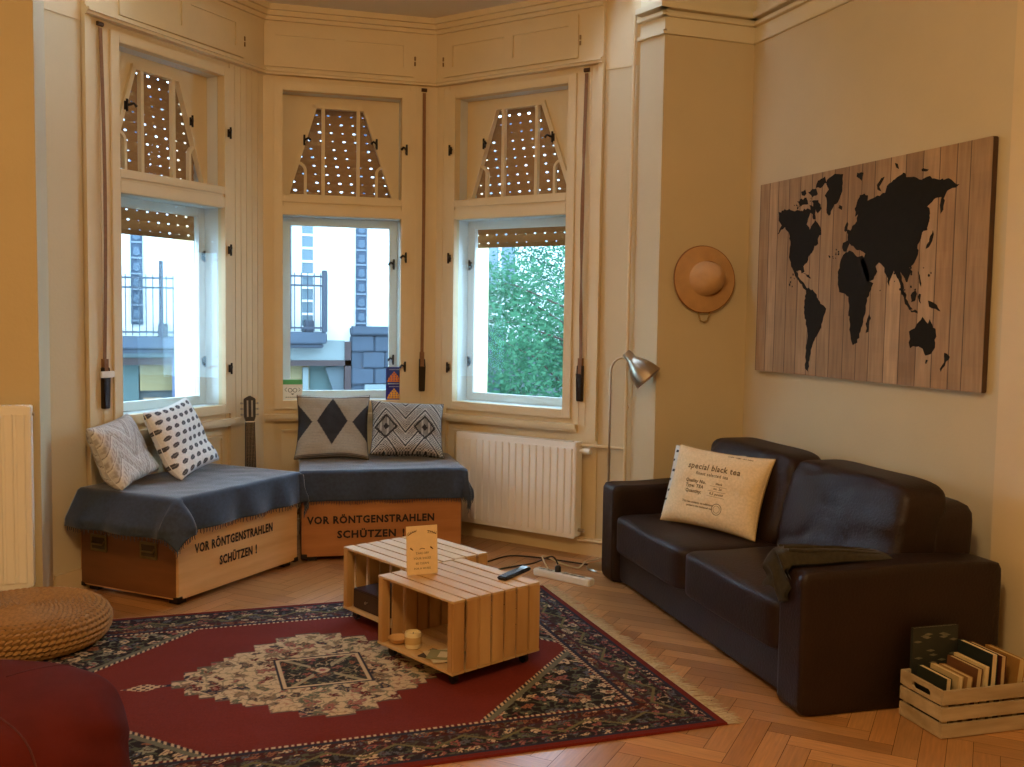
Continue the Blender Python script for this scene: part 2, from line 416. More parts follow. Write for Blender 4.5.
def bay_trim(k, num):
    s0, s1 = SR[k]; f0, f1 = F[k]; b = MB(); T = TN
    a = {'L': -1.41, 'C': 0, 'R': 0}[k]; c = {'L': 0, 'C': 1.155, 'R': 1.285}[k]
    def bar(x0, x1, d, z0, z1, d1=.02):
        # projects inward by d; inner corners are mitred
        ta = TN[(k, 0)] if abs(x0) < 1e-6 else 0; tc = TN[(k, 1)] if abs(x1-c) < 1e-6 and k != 'R' else 0
        if k == 'L' and x1 == 0: tc = TN[('L', 1)]
        b.prism([(x0-ta*d, -d), (x1-tc*d, -d), (x1+tc*d1, d1), (x0+ta*d1, d1)], z0, z1)
    # lower moulding of the entablature, frieze, crown
    for d, z0, z1 in ((.05, 3.035, 3.05), (.062, 3.05, 3.066), (.04, 3.066, 3.078), (.03, 3.078, 3.38), (.05, 3.375, 3.40), (.075, 3.40, 3.43), (.1, 3.43, 3.468)):
        bar(a, c, d, z0, z1)
    # the fan-light cupboard door in the frieze with two sunk panels
    d0, d1 = {'L': (-1.19, -.22), 'C': (.01, .983), 'R': (.084, 1.113)}[k]
    zt, zb = 3.345, 3.085; D = -.042
    def plate(x0, x1, z0, z1, dd=D): b.box(x0, x1, dd, -.028, z0, z1)
    m = (d0+d1)/2
    plate(d0, d1, zb, zb+.06); plate(d0, d1, zt-.06, zt); plate(d0, d0+.07, zb+.06, zt-.06); plate(d1-.07, d1, zb+.06, zt-.06); plate(m-.035, m+.035, zb+.06, zt-.06)
    plate(d0+.07, m-.035, zb+.06, zt-.06, -.033); plate(m+.035, d1-.07, zb+.06, zt-.06, -.033)
    # casings with vertical flutes beside the window
    for x0, x1 in ((a, f0), (f1, c)):
        if x1-x0 < .03: continue
        bar(x0, x1, .006, .0, 3.036)
        n = max(2, int((x1-x0)/.045))
        for i in range(1, n):
            x = x0+(x1-x0)*i/n
            b.box(x-.007, x+.007, -.0095, 0, .82, 3.03)
    if k == 'R': b.box(1.25, 1.285, -.03, .02, .73, 3.036)
    if k == 'L': b.box(-1.41, -1.375, -.03, .02, .0, 3.036)
    # window ledge
    bar(f0-.06 if k != 'C' else .01, f1+.06 if k != 'R' else 1.145, .045, .793, .822)
    bar(f0-.06 if k != 'C' else .01, f1+.06 if k != 'R' else 1.145, .03, .775, .793)
    # wainscot panels under the ledge
    for i in range(2):
        x0 = f0+(f1-f0)*i/2+.05; x1 = f0+(f1-f0)*(i+1)/2-.05
        b.box(x0, x1, .004, .03, .70, .715); b.box(x0, x1, .004, .03, .2, .215); b.box(x0, x0+.015, .004, .03, .2, .715); b.box(x1-.015, x1, .004, .03, .2, .715)
    # skirting
    bar(s0 if k != 'L' else -1.63, s1, .02, 0, .11)
    o = b.build('trim_%d' % num, TRIMP); bayobj(o, k); struct(o)
for i, k in enumerate('LCR'): bay_trim(k, 3+i)
# hinges of the little frieze doors
def hinges():
    b = MB()
    for k, xs in (('L', (-.205,)), ('C', (0, .993)), ('R', (.072, 1.125))):
        b.T = Matrix.Translation(ORG[k]) @ Matrix.Rotation(TH[k], 4, 'Z')
        for x in xs:
            b.tube([(x, -.034, 3.16), (x, -.034, 3.185)], .006, 8); b.tube([(x, -.034, 3.195), (x, -.034, 3.22)], .006, 8)
    return b.build('trim_6', pmat('painted_brass', '#8d6c3e', .5, .2, 20))
struct(hinges())

# ---- windows
SHB = {'L': 1.97, 'C': 2.16, 'R': 1.995}
def window(k, num, label):
    f0, f1 = F[k]; W = f1-f0
    root = thing('window_%d' % num, label, 'window', BW(k, f0, 0, 0), TH[k]); root['kind'] = 'structure'
    P = lambda b, n, m, **kw: b.build(n, m, root, **kw)
    ZB, ZM0, ZM1, ZT = .855, 2.205, 2.222, 3.0
    g = .058
    b = MB()       # painted inner frame
    b.box(0, g, -.02, .04, ZB, ZT); b.box(W-g, W, -.02, .04, ZB, ZT); b.box(g, W-g, -.02, .04, ZB, ZB+.055)
    b.box(g, W-g, -.02, .04, ZT-.055, ZT); b.box(g, W-g, -.02, .04, 2.14, ZM0); b.box(g, W-g, -.012, .04, ZM0, ZM1); b.box(g, W-g, -.02, .04, ZM1, 2.268)
    P(b, 'frame', TRIMP, bevel=.003)
    b = MB()       # white jamb lining between the two sashes
    for z0, z1 in ((ZB+.055, 2.14), (2.268, ZT-.055)):
        b.box(g-.01, g, .04, .25, z0-.01, z1+.01); b.box(W-g, W-g+.01, .04, .25, z0-.01, z1+.01); b.box(g-.01, W-g+.01, .04, .25, z0-.02, z0); b.box(g-.01, W-g+.01, .04, .25, z1, z1+.02)
    P(b, 'jamb_lining', WINW)
    # inner glass
    b = MB().box(g-.004, W-g+.004, .012, .016, ZB+.05, 2.145); P(b, 'inner_pane', GLASS)
    # outer sash
    b = MB(); z0, z1, q = ZB+.055, 2.14, .055
    b.box(g, g+q, .145, .185, z0, z1); b.box(W-g-q, W-g, .145, .185, z0, z1); b.box(g+q, W-g-q, .145, .185, z0, z0+q); b.box(g+q, W-g-q, .145, .185, z1-q, z1)
    P(b, 'outer_sash', WINW, bevel=.004)
    b = MB().box(g+q-.005, W-g-q+.005, .163, .167, z0+q-.005, z1-q+.005); P(b, 'outer_pane', GLASS)
    # fan light: board with a tapering opening, muntins and quarter arches
    z0, z1 = 2.268, ZT-.055; h = z1-z0; x0, x1 = g, W-g; w_ = x1-x0
    bl, br, tl, tr_ = x0+.035*w_, x1-.035*w_, x0+.275*w_, x1-.30*w_; zt = z1-.09*h-.005; zb = z0+.01
    b = MB()
    b.prism([(x0, z0), (bl, z0), (bl, zb), (tl, zt), (tr_, zt), (br, zb), (br, z0), (x1, z0), (x1, z1), (x0, z1)], .125, .14, 'y')
    P(b, 'fanlight_board', TRIMP)
    b = MB()
    def stick(a, c, wd=.028, d0=.105, d1=.145):
        a = Vector(a); c = Vector(c); n = Vector((-(c-a).y, (c-a).x)).normalized()*wd/2
        b.prism([tuple(a-n), tuple(c-n), tuple(c+n), tuple(a+n)], d0, d1, 'y')
    stick((bl, z0), (tl, zt)); stick((br, z0), (tr_, zt)); stick((tl-.014, zt), (tr_+.014, zt)); stick((x0, z0+.008), (x1, z0+.008), .03)
    for fx in (.345, .645): stick((x0+fx*w_, z0), (x0+fx*w_, zt), .022, .11, .14)
    for sg, fx in ((1, .195), (-1, .805)):
        xa = x0+fx*w_; za = z0+.27*h
        b.prism([(xa-.009, z0), (xa+.009, z0), (xa+.009, za), (xa-.009, za)], .112, .138, 'y')
        pts = [(xa-sg*.07*(1-cos(t)), za+.055*sin(t)) for t in [i*pi/2/6 for i in range(7)]]
        for p, q2 in zip(pts, pts[1:]): stick(p, q2, .018, .112, .138)
    P(b, 'fanlight_muntins', TRIMP)
    b = MB().box(bl, br, .15, .153, z0, zt+.02); P(b, 'fanlight_pane', GLASS)
    # roller shutter
    b = MB(); pts = []; zb = SHB[k]; nz = int((3.0-zb)/.057); uv = []
    for j in range(nz):
        za = zb+j*.057
        for i in range(4):
            t = i/3; pts.append((.235+.006*sin(pi*t), za+.057*t))
    vs = []; fs = []
    for d, z in pts: vs += [(g-.03, d, z), (W-g+.03, d, z)]
    fs = [[2*i, 2*i+1, 2*i+3, 2*i+2] for i in range(len(pts)-1)]
    b.add(vs, fs)
    b.box(g-.03, W-g+.03, .232, .244, zb-.03, zb)
    o = P(b, 'roller_shutter', SHUT, smooth=40)
    ul = o.data.uv_layers.new(name='UVMap')
    for l in o.data.loops:
        v = o.data.vertices[l.vertex_index].co; z = v.z-zb
        ul.data[l.index].uv = (v.x+.013*num, z-.0285 if z > -.02 else -.0002+.0*z)
    # latches
    def latch(x, d, z, sg, big=1):
        q = MB(); q.tube([(x, d-.02, z-.035), (x, d-.02, z+.035)], .007, 6); q.box(x-.007, x+.007, d-.01, d, z-.024, z+.024)
        q.tube([(x, d-.02, z), (x+sg*.025, d-.045, z+.012), (x+sg*.04, d-.05, z-.005)], [.008, .007, .009], 6)
        P(q, 'latch', DARKM, smooth=50)
    ls = {'L': W-.028, 'C': W-.028, 'R': .028}[k]; sg = -1 if k != 'R' else 1
    for z in (1.14, 1.88): latch(ls, -.02, z, sg)
    latch(ls, -.02, 2.6, sg)
    lo = {'L': W-g-.028, 'C': W-g-.028, 'R': g+.028}[k]
    for z in (1.18, 1.84): latch(lo, .145, z, sg)
    for t, x, s2 in ((.62, bl+(tl-bl)*.62, 1), (.62, br+(tr_-br)*.62, -1)): latch(x-.0, .107, z0+(zt-z0)*t, s2)
    return root
window('L', 1, 'left window of the bay, half lowered shutter, beside the left pier')
window('C', 2, 'middle window of the bay above the two patterned dark cushions')
window('R', 3, 'right window of the bay above the white radiator, tree behind it')

# shutter straps with their winders
STRAP = pmat('brown_webbing', '#8a6240', .9, .2, 40)
def strap(k, s, zt, zb, label, twist=False, white=False):
    t = thing('shutter_strap', label, 'shutter strap', BW(k, s, -.006, zb-.26), TH[k], 'shutter straps of the bay windows')
    b = MB(); n = 30
    vs = []; 
    for i in range(n+1):
        z = .26+(zt-zb)*i/n; a = (.5*sin(i*.5) if twist and 4 < i < 22 else 0)
        wx = .011*cos(a); wy = .011*sin(a); yy = -.012-.02*sin(pi*i/n)
        vs += [(-wx, yy-wy, z), (wx, yy+wy, z), (wx, yy+wy+.0018, z), (-wx, yy-wy+.0018, z)]
    fs = []
    for i in range(n):
        for q in range(4): fs.append([4*i+q, 4*i+(q+1) % 4, 4*i+4+(q+1) % 4, 4*i+4+q])
    b.add(vs, fs); b.build('webbing', STRAP, t)
    b = MB().box(-.02, .02, -.03, 0, .03, .2); b.box(-.02, -.013, -.03, 0, .2, .255); b.box(.013, .02, -.03, 0, .2, .255)
    b.build('winder_case', pmat('winder_dark_metal', '#2b2013', .4, .3, 15, metal=.4), t, bevel=.006)
    MB().box(-.014, .014, -.026, -.001, .2, .3).build('webbing_end', STRAP, t)
    b = MB().tube([(-.018, -.008, zt-zb+.28), (.018, -.008, zt-zb+.28)], .012, 10); b.build('guide_roller', pmat('roller_brown', '#4a3018', .6, .2, 20), t)
    if white:
        b = MB().box(-.05, .04, -.045, -.031, .2, .235); b.build('white_clip', WHITEP, t, bevel=.003, label='white plastic clip')
    return t
strap('L', -1.30, 2.99, 1.19, 'brown shutter strap with white clip on its winder, left of the left window', white=True)
strap('C', 1.06, 2.99, 1.20, 'brown shutter strap with dark winder between the middle and right windows')
strap('R', 1.165, 2.99, 1.20, 'twisted brown shutter strap with dark winder at the right end of the bay', twist=True)

# heating pipe in the corner beside the right pier
b = MB(); b.tube([(0, 0, .02), (0, 0, 3.3)], .011, 8); 
e = BW('R', 1.49, -.025)
pipe = thing('heating_pipe', 'thin white vertical heating pipe in the corner behind the floor lamp', 'pipe', (e.x, e.y, 0))
b.build('riser', TRIMP, pipe, smooth=60)
b = MB()
for z in (.95, 2.1): b.tube([(0, 0, z-.015), (0, 0, z+.015)], .016, 8); b.tube([(0, 0, z), (.03, .02, z)], .006, 6)
b.split('bracket', TRIMP, pipe, smooth=60)
b = MB(); q = BW('R', 1.19, -.055)-e
b.tube([(0, 0, .70), (q.x, q.y, .70)], .009, 8); b.tube([(0, 0, .10), (q.x, q.y, .10)], .009, 8); b.split('branch_pipe', TRIMP, pipe, smooth=60)

# ------------------------------------------------------------------ radiators
def radiator(label, loc, rz, L, z0, z1, valve=1, depth=.1):
    """panel radiator; local x along the wall, local -y towards the room"""
    t = thing('radiator', label, 'radiator', loc, rz)
    b = MB(); n = int(L/.052); b.box(.012, L-.012, -depth, -depth+.018, z0, z1)
    for i in range(n):
        x = .02+(L-.04)*(i+.5)/n; hw = .0165
        b.prism([(x-hw-.004, -depth+.001), (x+hw+.004, -depth+.001), (x+hw, -depth-.009), (x-hw, -depth-.009)], z0+.03, z1-.035)
    b.build('front_panel', RADM, t, bevel=.0025)
    MB().box(.012, L-.012, -.045, -.03, z0, z1).build('rear_panel', RADM, t, bevel=.003)
    b = MB()
    for i in range(int(L/.045)): b.box(.02+i*.045, .0215+i*.045, -depth+.018, -.045, z0+.03, z1-.01)
    b.build('convector_fins', RADM, t)
    b = MB()
    for i in range(int((L-.03)/.03)): b.box(.018+i*.03, .03+i*.03, -depth+.012, -.026, z1-.004, z1+.004)
    b.box(.012, L-.012, -depth+.004, -depth+.012, z1-.004, z1+.004); b.box(.012, L-.012, -.03, -.022, z1-.004, z1+.004); b.build('top_grille', RADM, t)
    b = MB(); b.box(0, .012, -depth-.004, -.022, z0+.01, z1+.004); b.box(L-.012, L, -depth-.004, -.022, z0+.01, z1+.004); b.split('side_cover', RADM, t, bevel=.004)
    b = MB()
    for x in (.15*L, .85*L): b.box(x-.02, x+.02, -.035, 0, z1-.15, z1-.1); b.box(x-.02, x+.02, -.035, 0, z0+.1, z0+.15)
    b.split('wall_bracket', RADM, t)
    if valve:
        b = MB(); b.tube([(L-.02, -.055, z1-.05), (L+.02, -.055, z1-.05)], .011, 8); b.tube([(L+.018, -.055, z1-.05), (L+.03, -.055, z1-.05), (L+.075, -.055, z1-.05)], [.018, .021, .019], 12)
        b.build('thermostat_valve', WHITEP, t, smooth=40)
        b = MB(); b.tube([(L-.02, -.055, z0+.05), (L+.04, -.055, z0+.05)], .011, 8); b.build('return_valve', CHROME, t, smooth=40)
    else:
        b = MB().tube([(L-.006, -.05, z1-.04), (L+.01, -.05, z1-.04)], .008, 8); b.build('vent_plug', CHROME, t, smooth=40)
    return t
radiator('white ribbed panel radiator under the right bay window, between chest and sofa', BW('R', .275, -.012), TH['R'], .925, .115, .715)
radiator("cream ribbed panel radiator on the lamplit wall at the left edge", (-1.75, YH-.002, 0), 0, 1.11, .16, 1.035, valve=0)

# ------------------------------------------------------------------ wooden chests
CHF = pmat('chest_pine_front_lit', '#e0b47a', .5, 0, 5, .05, 20, stretch=(.35, 1, 3), col2='#c99a5c')  # front colour brightened to stand in for the stronger light on it
CHS = pmat('chest_pine_side_shaded', '#7f502a', .5, 0, 5, .05, 20, stretch=(1, .35, 3), col2='#6c421f')  # same pine in a darker tone, shade of the ends painted in
STEN = pmat('stencil_ink', '#2a1c16', .8, .3, 60)
CL, CD, CH = .97, .685, .545
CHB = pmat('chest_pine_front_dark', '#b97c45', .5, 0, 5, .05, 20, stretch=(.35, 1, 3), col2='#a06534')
def chest(label, loc, rz, lines, front=CHF):
    t = thing('storage_chest', label, 'chest', loc, rz, 'old wooden chests with black stencilling')
    b = MB(); b.box(0, CL, 0, CD, .03, .415); b.build('body', [front], t, bevel=.004)
    b = MB(); b.box(-.002, CL+.002, -.002, CD+.002, .418, CH); b.build('lid', [front], t, bevel=.004)
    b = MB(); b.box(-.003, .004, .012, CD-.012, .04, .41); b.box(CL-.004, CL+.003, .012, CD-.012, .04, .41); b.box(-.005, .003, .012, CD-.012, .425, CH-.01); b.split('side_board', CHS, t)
    b = MB()
    for x in (0, CL-.06):
        for y in (0, CD-.06): b.box(x+(.03 if x < .1 else -.03), x+.06+(.03 if x < .1 else -.03), y+(.03 if y < .1 else -.03), y+.06+(.03 if y < .1 else -.03), 0, .03)
    b.split('foot', DARKM, t)
    b = MB()
    for x in (-.004, CL-.032):
        for y in (-.004, CD-.032): b.box(x, x+.036, y, y+.036, .022, .048)
    b.split('corner_iron', DARKM, t, bevel=.003)
    MET = pmat('dull_brass', '#8d7a4f', .4, .25, 20, metal=.8)
    for yy in (.19, .54):
        b = MB(); z = .27
        b.box(-.011, -.003, yy-.06, yy+.06, z-.045, z+.045); o = b.build('handle', MET, t, bevel=.003, label='recessed brass handle plate')
        b = MB().box(-.0125, -.0105, yy-.045, yy+.045, z-.03, z+.03); b.build('recess', pmat('recess_brown', '#4a3a22', .6, .2, 20), o)
        b = MB().tube([(-.012, yy-.045, z+.012), (-.02, yy-.04, z-.005), (-.02, yy+.04, z-.005), (-.012, yy+.045, z+.012)], .005, 6); b.build('grip', MET, o, smooth=50)
    for x, z, s, h, wd, al in lines:
        me = text_mesh(s, h, 'LEFT', .0005, 1.12, .0022)
        xs = [v.co.x for v in me.vertices]; k = wd/(max(xs)-min(xs)); mn = min(xs)
        for v in me.vertices: v.co.x = (v.co.x-mn)*k
        text_obj('stencil_lettering', me, STEN, t, axes((x, -.0052, z), (1, 0, 0), (0, 0, 1), (0, -1, 0)))
    return t
ANGA, ANGB = radians(45.8), radians(-6)
PA, PB = (.013, 5.178, 0), (.72, 5.92, 0)
chest('wooden chest with stencilled front and brass handles, nearest the left radiator', PA, ANGA,
      [(.115, .372, 'VOR RÖNTGENSTRAHLEN', .066, .6, 0), (.115, .252, 'VOR RÖNTGENSTRAHLEN', .066, .62, 0), (.30, .152, 'SCHÜTZEN', .066, .262, 0), (.588, .152, '!', .066, .012, 0)])
chest('wooden chest with stencilled front under the middle window, its left end behind the other chest', PB, ANGB,
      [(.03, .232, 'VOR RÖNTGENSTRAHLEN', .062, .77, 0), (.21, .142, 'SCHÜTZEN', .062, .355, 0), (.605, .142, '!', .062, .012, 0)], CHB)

# ------------------------------------------------------------------ blankets over the chests
def wool_mat(name, c, c2, sh=.15, sp=.3, rg=.95):
    m = pmat(name, c, rg, 0, 60, .12, 260, col2=c2, sheen=sh, spec=sp); return m
BLK = wool_mat('slate_wool', '#303c4e', '#26303d', .6, .5, .8)
def blanket(label, loc, rz, fr, lf, rg, bk, flare, seed, bulge=.0):
    t = thing('throw_blanket', label, 'blanket', loc, rz, 'slate blankets spread over the chests')
    top = CH+.006; nx, ny = 110, 80
    A0, A1, B0, B1 = -lf, CL+rg, -fr, CD+bk
    def P(a, c):
        ox = a if a < 0 else (a-CL if a > CL else 0); oy = c if c < 0 else (c-CD if c > CD else 0)
        x = min(max(a, 0), CL); y = min(max(c, 0), CD)
        d = sqrt(ox*ox+oy*oy); r = .012
        nz = noise.noise(Vector((a*3, c*3, seed)))
        z = top+.006*max(0, nz)+.003*noise.noise(Vector((a*9, c*9, seed)))
        if d > 1e-6:
            dx, dy = ox/d, oy/d
            s = a if abs(oy) > abs(ox) else c
            if ox and oy: s = a+c
            fold = sin(s*21+seed+2*noise.noise(Vector((s*4, seed, 0))))*.5+.5
            out = min(d, r)*1.0+.006+(.034*fold+(flare if a < 0 else .01)*.6)*min(1, d/.15)+(flare if a < 0 else .01)*d*.5
            drop = max(0, d-r*.6)
            if ox and oy: drop = d*.93; out += .015
            x += dx*out; y += dy*out; z = top-drop*(1-.02*fold)
        return x, y, z
    def tri(u, n):   # denser near the edges
        return u
    vs = [P(A0+(A1-A0)*i/nx, B0+(B1-B0)*j/ny) for j in range(ny+1) for i in range(nx+1)]
    fs = [[j*(nx+1)+i, j*(nx+1)+i+1, (j+1)*(nx+1)+i+1, (j+1)*(nx+1)+i] for j in range(ny) for i in range(nx)]
    b = MB(); b.add(vs, fs); o = b.build('cloth', BLK, t, smooth=180)
    sm = o.modifiers.new('solid', 'SOLIDIFY'); sm.thickness = .005; sm.offset = 1
    # knotted fringe along front and side hems
    b = MB(); rnd = random.Random(seed)
    def fr_at(a, c):
        p = Vector(P(a, c)); q = Vector(P(a, c)); l = rnd.uniform(.016, .028)
        b.tube([p+Vector((0, 0, .006)), p+Vector((rnd.uniform(-.003, .003), rnd.uniform(-.003, .003), -l*.6)), p+Vector((rnd.uniform(-.006, .006), rnd.uniform(-.004, .004), -l))], [.0024, .002, .0012], 4, cap=False)
    n = 78
    for i in range(n+1): fr_at(A0+(A1-A0)*i/n, B0)
    for i in range(40):
        if lf > .08: fr_at(A0, B0+(B1-B0)*i/40)
        if rg > .08: fr_at(A1, B0+(B1-B0)*i/40)
    b.build('fringe', BLK, t, smooth=180)['kind'] = 'stuff'
    return t
blanket('slate grey fringed blanket on the chest nearest the left radiator', PA, ANGA, .178, .19, .2, -.02, .13, 3)
blanket('slate grey fringed blanket on the chest under the middle window', PB, ANGB, .185, .005, .2, -.02, .02, 8)
TOPZ = CH+.013

# ------------------------------------------------------------------ cushions
def mixc(a, b, k): return tuple(x*(1-k)+y*k for x, y in zip(a, b))
def tri_w(x, p): x = (x/p) % 1; return abs(x*2-1)
def pillow(name, label, group, W, H, T, fn, mat4, n=110, sag=0, seed=0, base='#888888', rough=.95, weave=.1, crease=None):
    """cushion in local x (width), y (height), z (thickness, +z the printed face); pinched corners; fn(u,v)->colour"""
    t = thing(name, label, 'cushion', mat4=mat4, group=group)
    vs = []; cols = []; fs = []
    def surf(u, v, sg):
        x, y = u*2-1, v*2-1
        e = max(0, (1-abs(x)**2.6))*max(0, (1-abs(y)**2.6))
        z = T/2*e**.42
        k = 1-.07*(1-y*y); k2 = 1-.07*(1-x*x)
        X = x*W/2*k; Y = y*H/2*k2
        nz = noise.noise(Vector((x*1.6+seed, y*1.6, seed+sg)))*.14+noise.noise(Vector((x*4+seed, y*4, seed+sg)))*.05
        z *= 1+nz
        if crease: z, Y, X = crease(x, y, z, Y, X, sg)
        Y += sag*(-1)*(1-x*x)*max(0, y)*.5
        return (X, Y, sg*z)
    for sg in (1, -1):
        o = len(vs)
        for j in range(n+1):
            for i in range(n+1):
                u, v = i/n, j/n; vs.append(surf(u, v, sg)); cols.append(fn(u if sg > 0 else 1-u, v))
        for j in range(n):
            for i in range(n):
                q = [o+j*(n+1)+i, o+j*(n+1)+i+1, o+(j+1)*(n+1)+i+1, o+(j+1)*(n+1)+i]; fs.append(q if sg > 0 else q[::-1])
    b = MB(); b.add(vs, fs)
    me = bpy.data.meshes.new('cover'); me.from_pydata(vs, [], fs)
    m = pmat('cushion_fabric_%g' % rough, '#ffffff', rough, .16, 90, weave, 350, attr='Col'); me.materials.append(m)
    me.polygons.foreach_set('use_smooth', [True]*len(fs)); o = bpy.data.objects.new('cover', me); COL.objects.link(o); o.parent = t
    set_cols(o, cols)
    # seam piping
    pts = []
    for q in range(4):
        for i in range(24):
            f = i/24; u, v = [(f, 0), (1, f), (1-f, 1), (0, 1-f)][q]; p = surf(u, v, 1); q2 = surf(u, v, -1); pts.append((p[0], p[1], (p[2]+q2[2])/2))
    pts.append(pts[0]); b = MB().tube(pts, .0028, 5, cap=False)
    b.build('seam', pmat('seam_'+base.strip('#'), base, .9, .1, 40), t, smooth=180)
    return t, surf
def stand(px, py, pz, facing, lean, roll=0):
    """frame for a cushion standing on its lower edge at (px,py,pz); facing = compass of its face, lean = tilt back"""
    f = Vector((cos(facing), sin(facing), 0)); x = Vector((-sin(facing), cos(facing), 0))   # x to the right seen from the front
    y = Vector((0, 0, 1))*cos(lean)-f*sin(lean); z = f*cos(lean)+Vector((0, 0, 1))*sin(lean)
    x, y = x*cos(roll)+y*sin(roll), y*cos(roll)-x*sin(roll)
    return Vector((px, py, pz)), x, y, z
def place(W, H, p, facing, lean, roll=0):
    o, x, y, z = stand(*p, facing, lean, roll)
    low = min((x*(sx*W/2)+y*(sy*H/2)).z for sx in (-1, 1) for sy in (-1, 1))
    return axes(o+Vector((0, 0, -low)), x, y, z)
C_W = hexc('#d9d6cf'); C_G = hexc('#8f857c'); C_DK = hexc('#2b2b2d'); C_TAN = hexc('#8d8272'); C_NAVY = hexc('#4c4b50')
def f_chev(u, v):
    z = (v*1.0+abs(((u*1.7+.2) % 1)-.5)*1.05); r = (z*2.6) % 1
    if r < .08 or .5 < r < .56: return C_W
    if .08 <= r < .12: return mixc(C_G, C_DK, .4)
    if .56 <= r < .6: return C_G
    if r < .5:
        q = (u*22) % 1; k = (abs(q-.5)+abs(((r-.12)/.38)-.5)); return mixc(C_W, C_G, .75) if k < .42 else mixc(C_W, C_G, .35)
    q = (u*30) % 1; return mixc(C_W, C_G, .7) if (q < .45 and .68 < r < .9) else mixc(C_W, C_G, .2)
def f_leaf(u, v):
    a = u*7.0; c = v*8.0; i = floor(c); a += .5*(i % 2); x = (a % 1)-.5; y = (c % 1)-.5
    xr = x*cos(.35)+y*sin(.35); yr = -x*sin(.35)+y*cos(.35); k = (xr/.36)**2+(yr/.24)**2
    if k < 1: return C_NAVY if abs(yr) > .03 or k > .8 else mixc(C_NAVY, C_W, .25)
    return hexc('#e4e2dc')
def f_diam(u, v):
    st = .88+.12*(((v*44) % 1) > .5); bgc = tuple(x*st for x in hexc('#a0937e'))
    if v > .955: return hexc('#d3cfc4') if v > .98 else C_DK
    vv = (v-.1)/.84
    d = abs(u-.5)/.22+abs(vv-.55)/.46
    if d < 1: return C_DK
    for c in (-.04, 1.04):
        if abs(u-c)/.25+abs(vv-.53)/.42 < 1: return C_DK
    if v < .05: return C_DK if (v*60) % 1 < .4 else bgc
    return bgc
def f_trib(u, v):
    W_ = hexc('#b3aa9c'); K = hexc('#26231f')
    per = .56; x = ((u+.1) % per)/per-.5; zz = abs(x)*2
    r = (v*1.9+zz*.85)
    y0 = .47; dd = abs(x)/.3+abs(v-y0)/.23
    if dd < 1:
        if dd > .78: return K
        if dd < .28: return K
        return mixc(W_, K, .2) if ((u*60) % 1 < .6) else K
    if v < .24 or v > .7 or True:
        q = (r*2.0) % 1
        if q < .16: return K
        if .16 <= q < .26: return W_
        if .9 < q: return W_
        s_ = ((u*26) % 1 < .55); t_ = ((v*24) % 1 < .55)
        return W_ if (s_ ^ t_) else mixc(K, W_, .15)
def f_tea(u, v): return hexc('#e8cfa4')
def f_dash(u, v):
    c = v*7; y = (c % 1)-.5; i = floor(c); a = u*4.2+.5*(i % 2); x = (a % 1)-.5
    return hexc('#2f2f33') if (abs(x) < .3 and abs(y-.15*x) < .12) else hexc('#d8d2c4')
faceA = ANGA-pi/2; faceB = ANGB-pi/2
def AP(x, y, z=TOPZ): return Vector(PA)+Vector((cos(ANGA)*x-sin(ANGA)*y, sin(ANGA)*x+cos(ANGA)*y, z))
def BP(x, y, z=TOPZ): return Vector(PB)+Vector((cos(ANGB)*x-sin(ANGB)*y, sin(ANGB)*x+cos(ANGB)*y, z))
def slump(x, y, z, Y, X, sg):
    k = max(0, -.3-y); z = z*(1+.6*k)+sg*(.085*k*k)*(1+.3*sin(x*4))
    Y -= .012*k
    return z, Y, X
PG = 'patterned cushions on the chests'
pillow('cushion', 'off-white cushion with pale grey-brown zigzag print, leftmost on the left chest', PG, .43, .35, .17, f_chev,
       place(.43, .35, AP(.135, .53), radians(-27), .36, .10), crease=slump, seed=2, base='#b9b2a6')
pillow('cushion', 'white cushion with rows of dark leaf spots, right one on the left chest', PG, .46, .41, .16, f_leaf,
       place(.46, .41, AP(.54, .50), radians(-32), .38, .12), crease=slump, seed=5, base='#d9d6cf')
pillow('cushion', 'cushion with big black diamond on tan stripes, under the middle window', PG, .47, .43, .15, f_diam,
       place(.47, .43, BP(.205, .49), faceB-.1, .36), seed=8, base='#2c2a28', crease=slump)
pillow('cushion', 'black and cream tribal zigzag cushion, right one under the middle window', PG, .48, .39, .17, f_trib,
       place(.48, .39, BP(.685, .46), faceB-.02, .50, -.06), seed=11, base='#2c2a28', crease=slump)

# ------------------------------------------------------------------ guitar in the gap behind the chests
GW = pmat('guitar_spruce', '#b9824a', .3, .15, 6, 0, stretch=(8, 1, 1)); GN = pmat('guitar_rosewood', '#1b120d', .4, .3, 10, 0, stretch=(8, 8, 1))
gx = Vector((.46, 6.40, 0)); gd = (CLC-gx); gd.z = 0
th = math.atan2(-gx.y, -gx.x)
g = thing('acoustic_guitar', 'dark-necked guitar standing in the corner gap behind the two chests', 'guitar', (gx.x, gx.y, 0), radians(-3))
g.rotation_euler = (radians(-6), 0, radians(2))
def outline(n=48):
    pts = []
    for i in range(n):
        a = 2*pi*i/n; y = -cos(a); wv = .145 if y < 0 else .115
        x = sin(a)*wv*(1-.26*math.exp(-((y-.12)/.25)**2)); pts.append((x, .24+y*.235))
    return pts
ol = outline()
b = MB().prism([(x, z) for x, z in ol], -.04, .04, 'y'); b.build('body', GW, g, smooth=40)
b = MB().prism([(.045*cos(i*pi/12), .30+.045*sin(i*pi/12)) for i in range(24)], -.0415, -.0405, 'y'); b.build('sound_hole', BLACK, g)
b = MB().box(-.08, .08, -.05, -.04, .13, .155); b.build('bridge', GN, g, bevel=.004)
b = MB().prism([(-.036, .4), (.036, .4), (.03, .80), (-.03, .80)], -.052, -.025, 'y'); b.build('neck', GN, g, bevel=.004)
b = MB()
for i in range(13): z = .8-(.8-.2)*(1-2**(-(i)/12)); b.box(-.026, .026, -.0535, -.051, z-.001, z+.001)
